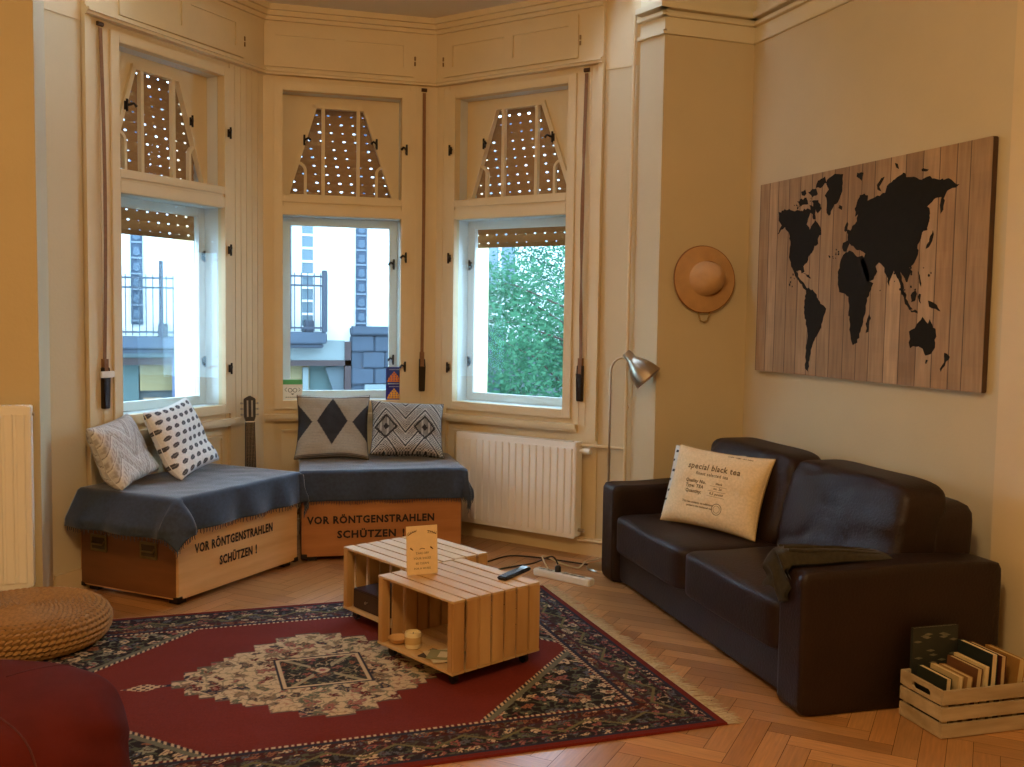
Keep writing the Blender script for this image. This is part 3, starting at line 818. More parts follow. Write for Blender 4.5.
b.split('fret', pmat('fret_wire', '#5a4a38', .5, .1, 20, metal=.5), g)
b = MB(); b.prism([(-.026, .80), (.026, .80), (.036, .83), (.037, .945), (.022, .955), (0, .966), (-.022, .955), (-.037, .945), (-.036, .83)], -.044, -.026, 'y'); b.build('headstock', GN, g, bevel=.003)
b = MB().box(-.025, .025, -.057, -.05, .796, .803); b.build('nut', WHITEP, g)
b = MB()
for sg in (-1, 1): b.box(sg*.014-.005, sg*.014+.005, -.048, -.043, .83, .935)
b.split('peg_slot', pmat('peg_slot_grey', '#9a8f80', .4, .2, 20), g)
for sg in (-1, 1):
    for i in range(3):
        b = MB(); z = .845+i*.036; b.tube([(sg*.036, -.036, z), (sg*.052, -.036, z)], .004, 6); b.tube([(sg*.05, -.036, z-.006), (sg*.05, -.036, z+.006)], .007, 6); b.build('tuning_peg', CHROME, g, smooth=50)
b = MB()
for i in range(6): x = -.02+i*.008; b.tube([(x, -.058, .805), (x*1.6, -.055, .14)], .0006, 4)
b.split('string', CHROME, g)

# ------------------------------------------------------------------ rug
RED = hexc('#70291f'); CRM = hexc('#c4a982'); NAV = hexc('#2b2a35'); DRD = hexc('#5c1a1a'); GRN = hexc('#5b6048'); ORG_ = hexc('#8c5a3c'); BLU = hexc('#585a5e'); ROSE = hexc('#94584c')
RX0, RX1, RY0, RY1 = -.775, 1.935, 3.09, 5.03
def h2(i, j, s=0): 
    return (math.sin(i*127.1+j*311.7+s*74.7)*43758.5453) % 1
def floral(x, y, sc, ground, pal, dens=.8, seed=0):
    """irregular little flowers, leaves and stems, outlined, on a ground colour"""
    x += .012*math.sin(y*41+seed)+.006*math.sin(y*97+x*60); y += .012*math.sin(x*37+seed*2)+.006*math.sin(x*90-y*70)
    best = (9, 0, 0, 0, 0); i0, j0 = floor(x/sc), floor(y/sc)
    for i in (i0-1, i0, i0+1):
        for j in (j0-1, j0, j0+1):
            cx, cy = (i+.5+.7*(h2(i, j, seed)-.5))*sc, (j+.5+.7*(h2(i, j, seed+11)-.5))*sc
            k = .7+.6*h2(i, j, seed+3); d = sqrt((x-cx)**2+(y-cy)**2)/k
            if d < best[0]: best = (d, i, j, x-cx, y-cy)
    d, i, j, fx, fy = best; d /= sc
    if h2(i, j, seed+7) > dens:
        st = abs(math.sin((fx*1.4+fy)*75)+math.sin((fx-1.2*fy)*63)); return mixc(ground, pal[int(h2(i, j, 5+seed)*len(pal))], .55) if st < .35 else ground
    a = math.atan2(fy, fx); n = 4+int(h2(i, j, 9)*4); pet = .33+.08*cos(a*n+h2(i, j, 4)*6)
    c = pal[int(h2(i, j, 2+seed)*len(pal))]; c2 = pal[int(h2(i, j, 3+seed)*len(pal))]
    if d < .12: return c2
    if d < .17: return mixc(ground, DRD, .5)
    if d < pet: return c
    if d < pet+.07: return mixc(ground, NAV, .7)
    st = abs(math.sin((x*1.3+y)*58+seed)+math.sin((x-y*1.2)*49)); return mixc(ground, GRN, .7) if st < .3 else ground
def zig(a, d, w_, p, c1, c2):   # little triangles line
    return c1 if (abs(((a/p) % 1)-.5)*2*w_) > d else c2
def rugcol(x, y):
    ux = min(x-RX0, RX1-x); uy = min(y-RY0, RY1-y); d = min(ux, uy); al = y if ux < uy else x
    if d < .03: return hexc('#6a2219')
    if d < .045: return NAV
    if d < .085: return floral(al, d-.045, .04, hexc('#2a2126'), [CRM, ROSE, BLU], .9, 3)
    if d < .095: return mixc(DRD, NAV, .5)
    if d < .195:
        t = abs(((al/.24) % 1)-.5)*2; k = (d-.095)/.1
        if abs(k-(.15+.7*t)) < .07: return hexc('#6d6640')
        return floral(al, d-.095, .05, hexc('#3a2826') if k > .15+.7*t else hexc('#241f20'), [CRM, ROSE, GRN, BLU], .75, 6)
    if d < .205: return mixc(DRD, NAV, .6)
    if d < .245: return floral(al, d-.205, .04, hexc('#481d18'), [CRM, BLU, ORG_], .9, 8)
    if d < .262: return NAV
    if d < .28: return CRM if ((al/.022) % 1) < .5 else DRD
    # field: red, with cut corners
    cx, cy = .58, 4.06; X, Y = abs(x-cx), abs(y-cy); hx, hy = (RX1-RX0)/2-.28, (RY1-RY0)/2-.28
    e = (hx-X)*1.0+(hy-Y)*.93     # distance measure from the field corner
    if e < .6:
        if e > .578: return CRM if ((x/.02) % 1) < .5 else NAV
        if e > .545: return hexc('#6b6a56')
        return floral(x+.3*y*0, y, .062, hexc('#231b1c'), [CRM, CRM, CRM, ROSE, GRN, ORG_, BLU, hexc('#8d8a70')], .86, 1)
    # stepped medallion
    sx = X/.62; st = .055
    prof = .5*(1-floor(X/st)*st/.6)**.75 if X < .6 else 0
    prof = max(0, floor(prof/.045)*.045)
    if X < .34: prof = max(prof, .30+.17*(1 if X < .15 else (.6 if X < .25 else 0)))
    if Y < prof:
        if X > .5 and Y > .03*(1+(.62-X)*8): pass
        ix, iy = .175, .165
        if X < ix and Y < iy:
            if X > ix-.012 or Y > iy-.012: return CRM
            k = abs(X-Y*.9)
            if k < .014 and X > .04: return hexc('#9d8f6e')
            if X*X+Y*Y < .03**2: return CRM if X*X+Y*Y > .015**2 else ROSE
            return floral(x-cx+.5, y-cy+.5, .055, hexc('#2c2a26'), [ORG_, hexc('#7b7350'), CRM, ROSE], .55, 4)
        if X < ix+.012 and Y < iy+.012: return NAV
        edge = prof-Y
        if edge < .012: return hexc('#5e4a3c')
        c = floral(x-cx+.7, y-cy+.7, .06, CRM, [NAV, GRN, DRD, hexc('#7e6a4e'), ROSE, hexc('#4a3b34')], .8, 2)
        return c
    # pendants and the tips
    for c0, ln, wd in ((.70, .085, .04),):
        k = abs(X-c0)/ln+Y/wd
        if k < 1: return CRM if ((x*60+floor(y*60)) % 2 < 1.2) else hexc('#57423a')
    if X < .66 and Y < .012: return NAV
    n = noise.noise(Vector((x*2.2, y*7, 0)))*.10+noise.noise(Vector((x*30, y*90, 1)))*.07
    return tuple(q*(1+n) for q in RED)
def rug():
    t = thing('persian_rug', 'red oriental rug with stepped cream medallion lying on the parquet', 'rug', ((RX0+RX1)/2, (RY0+RY1)/2, 0))
    ox, oy = (RX0+RX1)/2, (RY0+RY1)/2
    nx, ny = 560, 400; vs = []; cols = []
    for j in range(ny+1):
        y = RY0+(RY1-RY0)*j/ny
        for i in range(nx+1):
            x = RX0+(RX1-RX0)*i/nx
            e = min(x-RX0, RX1-x, y-RY0, RY1-y)
            z = .0085 if e > .004 else .001
            vs.append((x-ox, y-oy, z)); cols.append(rugcol(x, y))
    fs = [(j*(nx+1)+i, j*(nx+1)+i+1, (j+1)*(nx+1)+i+1, (j+1)*(nx+1)+i) for j in range(ny) for i in range(nx)]
    me = bpy.data.meshes.new('pile'); me.from_pydata(vs, [], fs)
    me.materials.append(pmat('rug_pile', '#ffffff', .95, .22, 130, .35, 420, attr='Col', spec=.12)); o = bpy.data.objects.new('pile', me); COL.objects.link(o); o.parent = t
    set_cols(o, cols)
    rnd = random.Random(4)
    for sx in (1, -1):
        b = MB(); x0 = RX1-ox if sx > 0 else RX0-ox
        for i in range(430):
            y = RY0-oy+(RY1-RY0)*(i+rnd.random())/430; l = rnd.uniform(.04, .085); k = rnd.uniform(-.03, .03)
            b.tube([(x0-sx*.004, y, .006), (x0+sx*l*.5, y+k*.4, .006), (x0+sx*l, y+k, .003)], [.002, .0019, .001], 4, cap=False)
        b.build('fringe', pmat('rug_fringe', '#cdb894', .95, .2, 60), t, smooth=180)['kind'] = 'stuff'
    return t
rug()
RUGZ = .0087

# ------------------------------------------------------------------ woven floor pouf
def pouf():
    t = thing('woven_pouf', 'round woven straw floor pouf at the left, in front of the chest', 'pouf', (-.63, 4.78, RUGZ))
    prof = []
    for i in range(21):
        a = -pi/2+pi*i/20; prof.append((.265+.085*cos(a)**.9 if cos(a) > 1e-6 else .265, .0865+.0795*sin(a)))
    prof = [(.01, .007)]+prof+[(r, .166+.004*(1-(r/.265)**2)) for r in (.22, .17, .12, .07, .02, .004)]
    b = MB(); b.lathe(prof, 64); b.build('core', pmat('straw_dark', '#7d5a30', .9, .3, 40), t, smooth=60)
    # plaited coils: each turn a twisted rope following the profile
    ST = pmat('straw_plait', '#a87c45', .85, .35, 60, .3, 200)
    b = MB(); L = [Vector((r, 0, z)) for r, z in prof[1:]]
    acc = [0]
    for p, q in zip(L, L[1:]): acc.append(acc[-1]+(q-p).length)
    pitch = .0235; N = int(acc[-1]/pitch); tn = 90
    vs = []; fs = []
    for c in range(N):
        s = (c+.5)*pitch
        k = max(i for i in range(len(acc)-1) if acc[i] <= s); f = (s-acc[k])/(acc[k+1]-acc[k]); p = L[k].lerp(L[k+1], f)
        d = (L[k+1]-L[k]).normalized(); nrm = Vector((d.z, 0, -d.x)); R = p.x
        if R < .012: continue
        knots = max(8, int(2*pi*R/.028))
        for kk in range(knots):
            # leaf shaped stitch
            a0 = 2*pi*(kk+.5*(c % 2))/knots; st = []
            o = len(vs); da = 2*pi/knots
            for i in range(5):
                a = a0+da*(i/4-.5)*1.15; wv = .0122*sin(pi*(i+.45)/4.9); hgt = .0075*sin(pi*(i+.3)/4.6)+.002; sk = (i/4-.5)*.012
                for sd in (-1, 0, 1):
                    q = p+d*(sd*wv+sk)+nrm*(hgt*(1 if sd == 0 else .1)+.001)
                    vs.append((q.x*cos(a), q.x*sin(a), q.z))
            for i in range(4):
                for sd in range(2): fs.append((o+i*3+sd, o+i*3+sd+1, o+i*3+sd+4, o+i*3+sd+3))
    b.add(vs, fs); b.build('plaited_cover', ST, t, smooth=70)
    return t
pouf()

# ------------------------------------------------------------------ bean bag
def beanbag():
    t = thing('bean_bag', 'dark red bean bag in the bottom left corner of the view', 'bean bag', (-.585, 2.98, RUGZ))
    m = pmat('bean_bag_cotton', '#541a12', .9, .18, 10, .1, 200, spec=.12)
    b = MB(); nu, nv = 72, 40
    def fn(u, v):
        a = u*2*pi; ph = pi*v
        r = sin(ph)**.5*(.455+.02*cos(3*a+1)); z = .215-.215*(abs(cos(ph))**.8)*(1 if cos(ph) > 0 else -1)
        if z < .03: r = max(r*.98, 0)
        dirv = Vector((cos(a), sin(a), 0))
        f = .022*noise.noise(Vector((cos(a)*2.2, sin(a)*2.2, z*5)))
        f += -.035*math.exp(-((z-.35+.09*sin(a*2))/.016)**2)*max(0, -cos(a)*.7-sin(a)*.5+.1)
        f += -.018*max(0, sin(a*5+z*14+2*noise.noise(Vector((cos(a), sin(a), z*3)))))**6*sin(ph)
        z2 = max(0, z+.035*noise.noise(Vector((cos(a)*r*4, sin(a)*r*4, 3)))*sin(ph))
        z2 *= 1+.13*dirv.x*sin(ph)
        rr = r+f*sin(ph)
        return (cos(a)*rr, sin(a)*rr, z2)
    b.grid(nu, nv, fn); b.build('cover', m, t, smooth=180)
    b = MB()
    for k in range(4):
        a = 2*pi*k/4+2.2; pts = [Vector(fn(a/(2*pi), .06+.9*i/20))*1.002 for i in range(21)]; b.tube(pts, .0028, 5)
    b.build('seam', pmat('bean_bag_seam', '#4c160f', .9, .1, 30), t, smooth=180)
beanbag()

# ------------------------------------------------------------------ crate tables
UA = math.atan2(.392, .92)
def board(b, x0, x1, y0, y1, z0, z1, rnd, j=.003):
    b.box(x0+rnd.uniform(-j, j), x1+rnd.uniform(-j, j), y0+rnd.uniform(0, j), y1-rnd.uniform(0, j), z0, z1)
def crate_table(label, loc, seed):
    """crate on its side on castors: x runs from the open face to the closed back, y across, z up"""
    D, Wd, Z0, Z1 = .485, .525, .062, .365; rnd = random.Random(seed)
    t = thing('crate_table', label, 'crate table', (loc[0], loc[1], RUGZ), UA, 'pine crate tables on castors')
    Z0 -= RUGZ; Z1 -= RUGZ; th_ = .011
    nb = 7; pw = D/nb
    b = MB()   # boards on top run across (y)
    for i in range(nb): b.box(i*pw+.004, (i+1)*pw-.005-rnd.uniform(0, .003), -Wd-rnd.uniform(0, .002), 0, Z1-th_, Z1-rnd.uniform(0, .0012))
    b.split('top_board', PINEX, t, bevel=.0015)
    b = MB()
    for i in range(nb): b.box(i*pw+.002, (i+1)*pw-.003, -Wd, 0, Z0, Z0+th_)
    b.split('bottom_board', PINEX, t, bevel=.0015)
    for yy, nm in ((-Wd-.0005, 'slatted_side'), (-.0095, 'slatted_side')):
        b = MB()
        for i in range(nb):
            g = rnd.uniform(.010, .018); lo = Z0+th_+.001; b.box(i*pw+g*.5, (i+1)*pw-g*.5, yy, yy+.010, lo if i % 2 else lo, Z1-th_-.001)
        b.build(nm, PINEV, t, bevel=.0015)
    b = MB()
    for i in range(4): z = Z0+th_+.002+i*(Z1-Z0-2*th_)/4; b.box(D-.012, D-.002, -Wd+.012, -.012, z, z+(Z1-Z0-2*th_)/4-.006)
    b.split('back_board', PINEX, t, bevel=.0015)
    b = MB()
    for y in (-Wd+.0095+.0005, -.036):
        for x in (.004, D-.05): b.box(x, x+.03, y, y+.026, Z0+th_, Z1-th_)
        b.box(.14, .2, y if y < -.1 else y+.014, (y if y < -.1 else y+.014)+.012, Z0+th_, Z1-th_)
    b.split('corner_post', PINEV, t, bevel=.0015)
    for x in (.05, D-.05):
        for y in (-.05, -Wd+.05):
            b = MB(); b.box(x-.022, x+.022, y-.022, y+.022, Z0-.004, Z0); b.box(x-.014, x-.011, y-.012, y+.012, .018, Z0-.004); b.box(x+.011, x+.014, y-.012, y+.012, .018, Z0-.004)
            c = b.build('castor', DARKM, t)
            b = MB(); b.tube([(x-.009, y, .0215), (x+.009, y, .0215)], .0215, 16); b.build('wheel', BLACK, c, smooth=50)
    return t
C1, C2 = (.832, 4.175), (.772, 4.732)
crate_table('front pine crate table standing on its side with a candle inside', C1, 1)
crate_table('rear pine crate table, half hidden behind the front one', C2, 2)
def CP(c, x, y, z): return Vector((c[0]+cos(UA)*x-sin(UA)*y, c[1]+sin(UA)*x+cos(UA)*y, z))
CTOP = .3652; CIN = .0735
# things in the crates
p = CP(C1, .07, -.17, CIN)
t = thing('candle_jar', 'cream candle jar standing inside the front crate table', 'candle', p)
MB().lathe([(.03, 0), (.034, .004), (.036, .06), (.034, .068), (.03, .068), (.029, .058), (.001, .056)], 28).build('jar', pmat('cream_wax_glass', '#e3cfa0', .35, .1, 20), t, smooth=40)
MB().tube([(0, 0, .055), (.001, 0, .066)], .0015, 6).build('wick', BLACK, t)
MB().lathe([(.0362, .02), (.0366, .02), (.0366, .05), (.0362, .05)], 28).build('paper_band', pmat('kraft_band', '#c9a56c', .8, .1, 20), t, smooth=40)
p = CP(C1, .055, -.085, CIN)
t = thing('wooden_bowl', 'small shallow wooden bowl beside the candle jar inside the front crate', 'bowl', p)
MB().lathe([(.02, 0), (.036, .008), (.046, .026), (.044, .027), (.034, .012), (.002, .006)], 28).build('bowl', PINE, t, smooth=50)
rnd = random.Random(9)
for i, (x, y, a, c, lb) in enumerate(((.09, -.33, .3, '#4a3f37', 'dark leaflet lying lowest in the front crate table'), (.085, -.345, -.35, '#c9b48f', 'cream leaflet on the dark one in the front crate table'), (.10, -.36, .7, '#8f8a63', 'olive leaflet topmost on the pile in the front crate table'))):
    z = CIN+.0003+i*.0042
    t = thing('leaflet', lb, 'leaflet', CP(C1, x, y, z), UA+a, 'leaflets in the front crate')
    MB().box(-.055, .055, -.075, .075, 0, .0035).build('pages', pmat('paper_'+c.strip('#'), c, .8, .1, 20), t, bevel=.0008)
    b = MB().box(-.035, .035, -.01, .03, .0035, .0038); b.build('cover_picture', pmat('print_'+c.strip('#'), '#d8c9a8' if i != 1 else '#4c5a48', .7, .2, 30), t)
p = CP(C2, .12, -.17, CIN)
t = thing('storage_box', 'dark brown box with a small knob inside the rear crate table', 'box', p, UA)
MB().box(-.09, .10, -.15, .12, 0, .095).build('body', pmat('dark_stained_box', '#3a2517', .5, .25, 12, .1), t, bevel=.004)
MB().box(-.094, -.09, -.14, .11, .008, .087).build('front', pmat('dark_stained_front', '#44301f', .5, .25, 12, .1), t, bevel=.002)
MB().lathe([(.003, 0), (.003, .008), (.007, .011), (.006, .016), (.001, .017)], 14).build('knob', CHROME, t, smooth=50).matrix_local = Matrix.Translation((-.094, -.01, .05)) @ Matrix.Rotation(-pi/2, 4, 'Y')

# card standing on the crates
def card():
    a = Vector((.952, 4.124, CTOP)); c = Vector((1.094, 4.136, CTOP)); x = (c-a).normalized(); y = Vector((0, 0, 1)); z = x.cross(y)
    lean = radians(5); y2 = y*cos(lean)-z*sin(lean); z2 = z*cos(lean)+y*sin(lean)
    t = thing('menu_card', 'tan printed card standing upright on the front crate table', 'card', mat4=axes(a+Vector((0, 0, .0006)), x, y2, z2))
    W, H = .142, .212; kr = pmat('kraft_card', '#e6c592', .8, .08, 30)
    MB().box(0, W, 0, H, -.002, .002).build('sheet', kr, t)
    MB().prism([(0, .15), (0, .153), (-.055, .0055), (-.058, .0055)], W/2-.025, W/2+.025, 'x').build('back_strut', kr, t)
    s = [o for o in t.children if o.name.startswith('back_strut')][0]; s.matrix_local = Matrix(((1, 0, 0, 0), (0, 0, 1, 0), (0, 1, 0, -.002), (0, 0, 0, 1)))
    s.data.transform(Matrix(((1, 0, 0, 0), (0, 1, 0, 0), (0, 0, 1, 0), (0, 0, 0, 1))))
    ink = pmat('brown_ink', '#5a3a1a', .8, .1, 30)
    def line(txt, yy, h, cx=W/2, wd=None):
        me = text_mesh(txt, h, 'CENTER', .0002); 
        text_obj('lettering', me, ink, t, Matrix.Translation((cx, yy, .0023)))
    for txt, yy, h in (('TAKE OFF', .088, .0135), ('YOUR SHOES', .066, .0135), ('BE CLEAN', .044, .0135), ('FOR A WHILE', .022, .0125)): line(txt, yy, h)
    b = MB()   # leafy sprigs in the top corners, little ornaments at mid height
    for sg in (-1, 1):
        cx = W/2+sg*.046
        b.tube([(cx-.02, .172+(.018 if sg > 0 else 0), .0025), (cx, .184, .0025), (cx+.02, .190-(.018 if sg > 0 else 0), .0025)], .0017, 5)
        for q in range(5): xx = cx-.018+q*.009; b.tube([(xx, .178+.003*q*(1 if sg < 0 else -.4), .0025), (xx+.003, .188+.002*q*(1 if sg < 0 else -.6), .0025)], [.0018, .0005], 5)
        b.lathe([(.001, 0)]*1+[(.009, 0), (.009, .0004), (.001, .0004)], 12) if False else None
        b.tube([(cx-.008, .118, .0025), (cx+.004, .108, .0025)], [.004, .002], 6)
    b.tube([(W/2-.012, .11, .0025), (W/2, .114, .0025), (W/2+.012, .11, .0025)], .0016, 5)
    b.split('ornament', ink, t)
card()
# remote control on the crates
p = Vector((1.407, 4.012, CTOP+.0002)); ang = math.atan2(.157, .184)
t = thing('remote_control', 'black remote control lying on the right end of the front crate table', 'remote control', p, ang)
MB().box(-.11, .11, -.023, .023, 0, .017).build('body', BLACK, t, bevel=.005)
b = MB()
for i in range(9):
    for j in range(3): x = -.09+i*.017; y = -.012+j*.012; b.box(x-.004, x+.004, y-.0045, y+.0035, .017, .0185)
b.build('keypad', pmat('rubber_keys', '#55534d', .6, .2, 30), t)
MB().box(.07, .104, -.018, .018, .017, .0176).build('label_plate', pmat('silver_plate', '#8f958f', .35, .1, 20), t)

# ------------------------------------------------------------------ power strip and cables on the floor
pa, pb_ = Vector((1.985, 5.285, 0)), Vector((2.197, 4.954, 0)); L_ = (pb_-pa).length
t = thing('power_strip', 'white power strip lying on the parquet between crates and sofa', 'power strip', pa, math.atan2((pb_-pa).y, (pb_-pa).x))
MB().box(0, L_, -.028, .028, 0, .042).build('housing', WHITEP, t, bevel=.006)
for i in range(6):
    b = MB(); q = MB(); x = .05+i*.054
    o = MB().lathe([(.0005, .0421), (.019, .0421), (.0205, .0435), (.022, .0421)], 20).build('socket', pmat('socket_white', '#cfc6b4', .5, .1, 20), t, smooth=30); o.location = (x, 0, 0)
    MB().tube([(-.0095, 0, .0421), (-.0095, 0, .0432)], .003, 8).tube([(.0095, 0, .0421), (.0095, 0, .0432)], .003, 8).split('pin_hole', BLACK, o)
b = MB().lathe([(.002, .0437), (.018, .0437), (.018, .07), (.012, .078), (.004, .08)], 18); o = b.build('black_plug', BLACK, t, smooth=40); o.location = (.05+.054*2, 0, 0)
CBL = pmat('cream_cable', '#cbb994', .6, .1, 20)
def cable(label, pts, r, m, g=None):
    # smooth through the points
    P = [Vector(p) for p in pts]; out = []
    for i in range(len(P)-1):
        p0, p1, p2, p3 = P[max(i-1, 0)], P[i], P[i+1], P[min(i+2, len(P)-1)]
        for k in range(8):
            u = k/8; out.append(.5*((2*p1)+(p2-p0)*u+(2*p0-5*p1+4*p2-p3)*u*u+(3*p1-p0-3*p2+p3)*u**3))
    out.append(P[-1]); o = MB().tube(out, r, 7).build('power_cable', m, smooth=180); tag(o, label, 'cable', g); return o
d_ = (pb_-pa).normalized()
q1 = pa+d_*.158
cable('black cable running from the power strip towards the chest', [(q1.x, q1.y, .085), (q1.x-.02, q1.y+.05, .12), (2.02, 5.42, .03), (1.93, 5.47, .006), (1.80, 5.42, .006), (1.72, 5.30, .006), (1.86, 5.20, .006)], .005, BLACK)
cable('cream cable looping from the power strip to the wall by the sofa', [(pa.x+d_.x*.09, pa.y+d_.y*.09, .046), (pa.x+.05, pa.y+.02, .10), (2.15, 5.28, .05), (2.27, 5.33, .006), (2.36, 5.42, .016), (2.47, 5.50, .006), (2.56, 5.47, .05)], .0045, CBL)
cable('dark cable on the floor below the radiator leading to the lamp', [(1.80, 5.62, .006), (1.98, 5.72, .006), (2.16, 5.60, .006), (2.30, 5.45, .006), (2.38, 5.36, .006)], .0045, pmat('dark_cable', '#2a2018', .6, .1, 20))

# ------------------------------------------------------------------ sofa
LEA = pmat('brown_leather', '#28170e', .5, .3, 5, .22, 90, col2='#1d0f08', spec=.35)
SANG = math.atan2(.998, .056)-pi/2
SOF = Vector((2.214, 3.053, 0)); SL, SD = 2.09, .90
# local x = depth towards the wall, local y = along the sofa from its right (near) end
sofa = thing('leather_sofa', 'dark brown two seat leather sofa against the right wall', 'sofa', SOF, SANG)
def rb(x0, x1, y0, y1, z0, z1, nm, r=.03, sg=3, m=LEA): return MB().box(x0, x1, y0, y1, z0, z1).build(nm, m, sofa, smooth=50, bevel=r, seg=sg)
AW = .175
def arm(y0, y1):
    h = ((SD-.0)/2, (y1-y0)/2, .28)
    b = MB(); b.puff((h[0], (y0+y1)/2, .283), h, 22, 18, lambda q: Vector((q.x, q.y*(1+.02*cos(q.x*5)), q.z+(.006*sin(q.x*9+1) if q.z > .2 else 0)-(.03*max(0, q.x-.2) if False else 0))))
    return b.build('armrest', LEA, sofa, smooth=180)
arm(0, AW); arm(SL-AW, SL)
rb(.045, .84, AW-.004, SL-AW+.004, .02, .23, 'base', .01)
ys = [AW+.004, 1.045, 1.055, SL-AW-.004]
for y0, y1 in ((ys[0], ys[1]), (ys[2], ys[3])):
    def crown(q, hy=(y1-y0)/2): 
        c = (1-(q.y/hy)**2)*(1-((q.x-.02)/.36)**2 if abs(q.x-.02) < .36 else 0)
        n = noise.noise(Vector((q.x*5, q.y*4+y0*7, 0)))*.008
        return Vector((q.x-.012*(q.z/.1)*0, q.y, q.z+(max(0, c)*.025+n if q.z > 0 else 0)))
    b = MB(); b.puff((.352, (y0+y1)/2, .295), (.357, (y1-y0)/2, .108), 12, 20, crown); b.build('seat_cushion', LEA, sofa, smooth=180)
b = MB(); b.puff((.79, SL/2, .395), (.105, SL/2-AW+.004, .362), 16, 20, lambda q: Vector((q.x+q.z*.05, q.y, q.z))); b.build('back_frame', LEA, sofa, smooth=180)
for i, (y0, y1) in enumerate(((ys[0], ys[1]), (ys[2], ys[3]))):
    hy = (y1-y0)/2
    def back(q, hy=hy, i=i):
        t_ = q.z/.24; 
        w_ = noise.noise(Vector((q.y*5+i*4, q.z*7, q.x*2)))*.012
        cr = -.012*max(0, sin((q.y*14+q.z*20)+3*noise.noise(Vector((q.y*3, q.z*3, i)))))**8
        x = q.x+t_*.055-(.02*(1-(q.y/hy)**2) if q.x < 0 else 0)-w_-(cr if q.x < 0 else 0)
        return Vector((x, q.y, q.z-(.012*(q.y/hy)**4 if q.z > .1 else 0)))
    b = MB(); b.puff((.635, (y0+y1)/2, .605), (.115, hy+.006, .235), 8, 24, back); b.build('back_cushion', LEA, sofa, smooth=180)
b = MB()
for x, y in ((.06, .06), (.84, .06), (.06, SL-.06), (.84, SL-.06)): b.box(x-.02, x+.02, y-.02, y+.02, 0, .03)
b.split('foot', BLACK, sofa)
def SP(x, y, z): return SOF+Vector((cos(SANG)*x-sin(SANG)*y, sin(SANG)*x+cos(SANG)*y, z))
SEATZ = .425

# dark folded blanket over the near arm
def arm_throw():
    t = thing('folded_throw', 'dark olive throw folded over the near armrest of the sofa', 'blanket', SP(0, 0, .565), SANG)
    m = wool_mat('olive_wool', '#37301f', '#2a2417'); b = MB(); nu, nv = 60, 28
    def fn(u, v, top=True):
        x = -.075+u*.52; y = .085+v*.16; e = (1-abs(2*v-1)**3)
        z = .006+.05*e*(1-.75*u**1.6)*(1+.2*noise.noise(Vector((x*9, y*14, 2))))
        y += .012*noise.noise(Vector((x*6, 0, 4)))-.04*(1-u)*0
        if x < 0:
            k = -x/.075; ang = k*pi*.5
            return (-.02-.012*sin(k*9+v*5)-.006*e, y+.02*sin(v*7)*k, .055*e*(1-k)+.004-.13*k*(1+.2*sin(v*6)))
        return (x, y, z)
    b.grid(nu, nv, fn)
    b.grid(nu, nv, lambda u, v: ((lambda p: (p[0] if p[0] > 0 else p[0]+.014, p[1], (.002 if p[0] >= 0 else p[2]-.004)))(fn(u, v))))
    o = b.build('cloth', m, t, smooth=180)
    b = MB()
    for i in range(3):
        pts = [Vector(fn(.16+.8*k/14, .25+i*.22))+Vector((0, 0, .001)) for k in range(15)]; b.tube(pts, [.009*(1-k/16) for k in range(15)], 6)
    b.build('fold', m, t, smooth=180)
arm_throw()
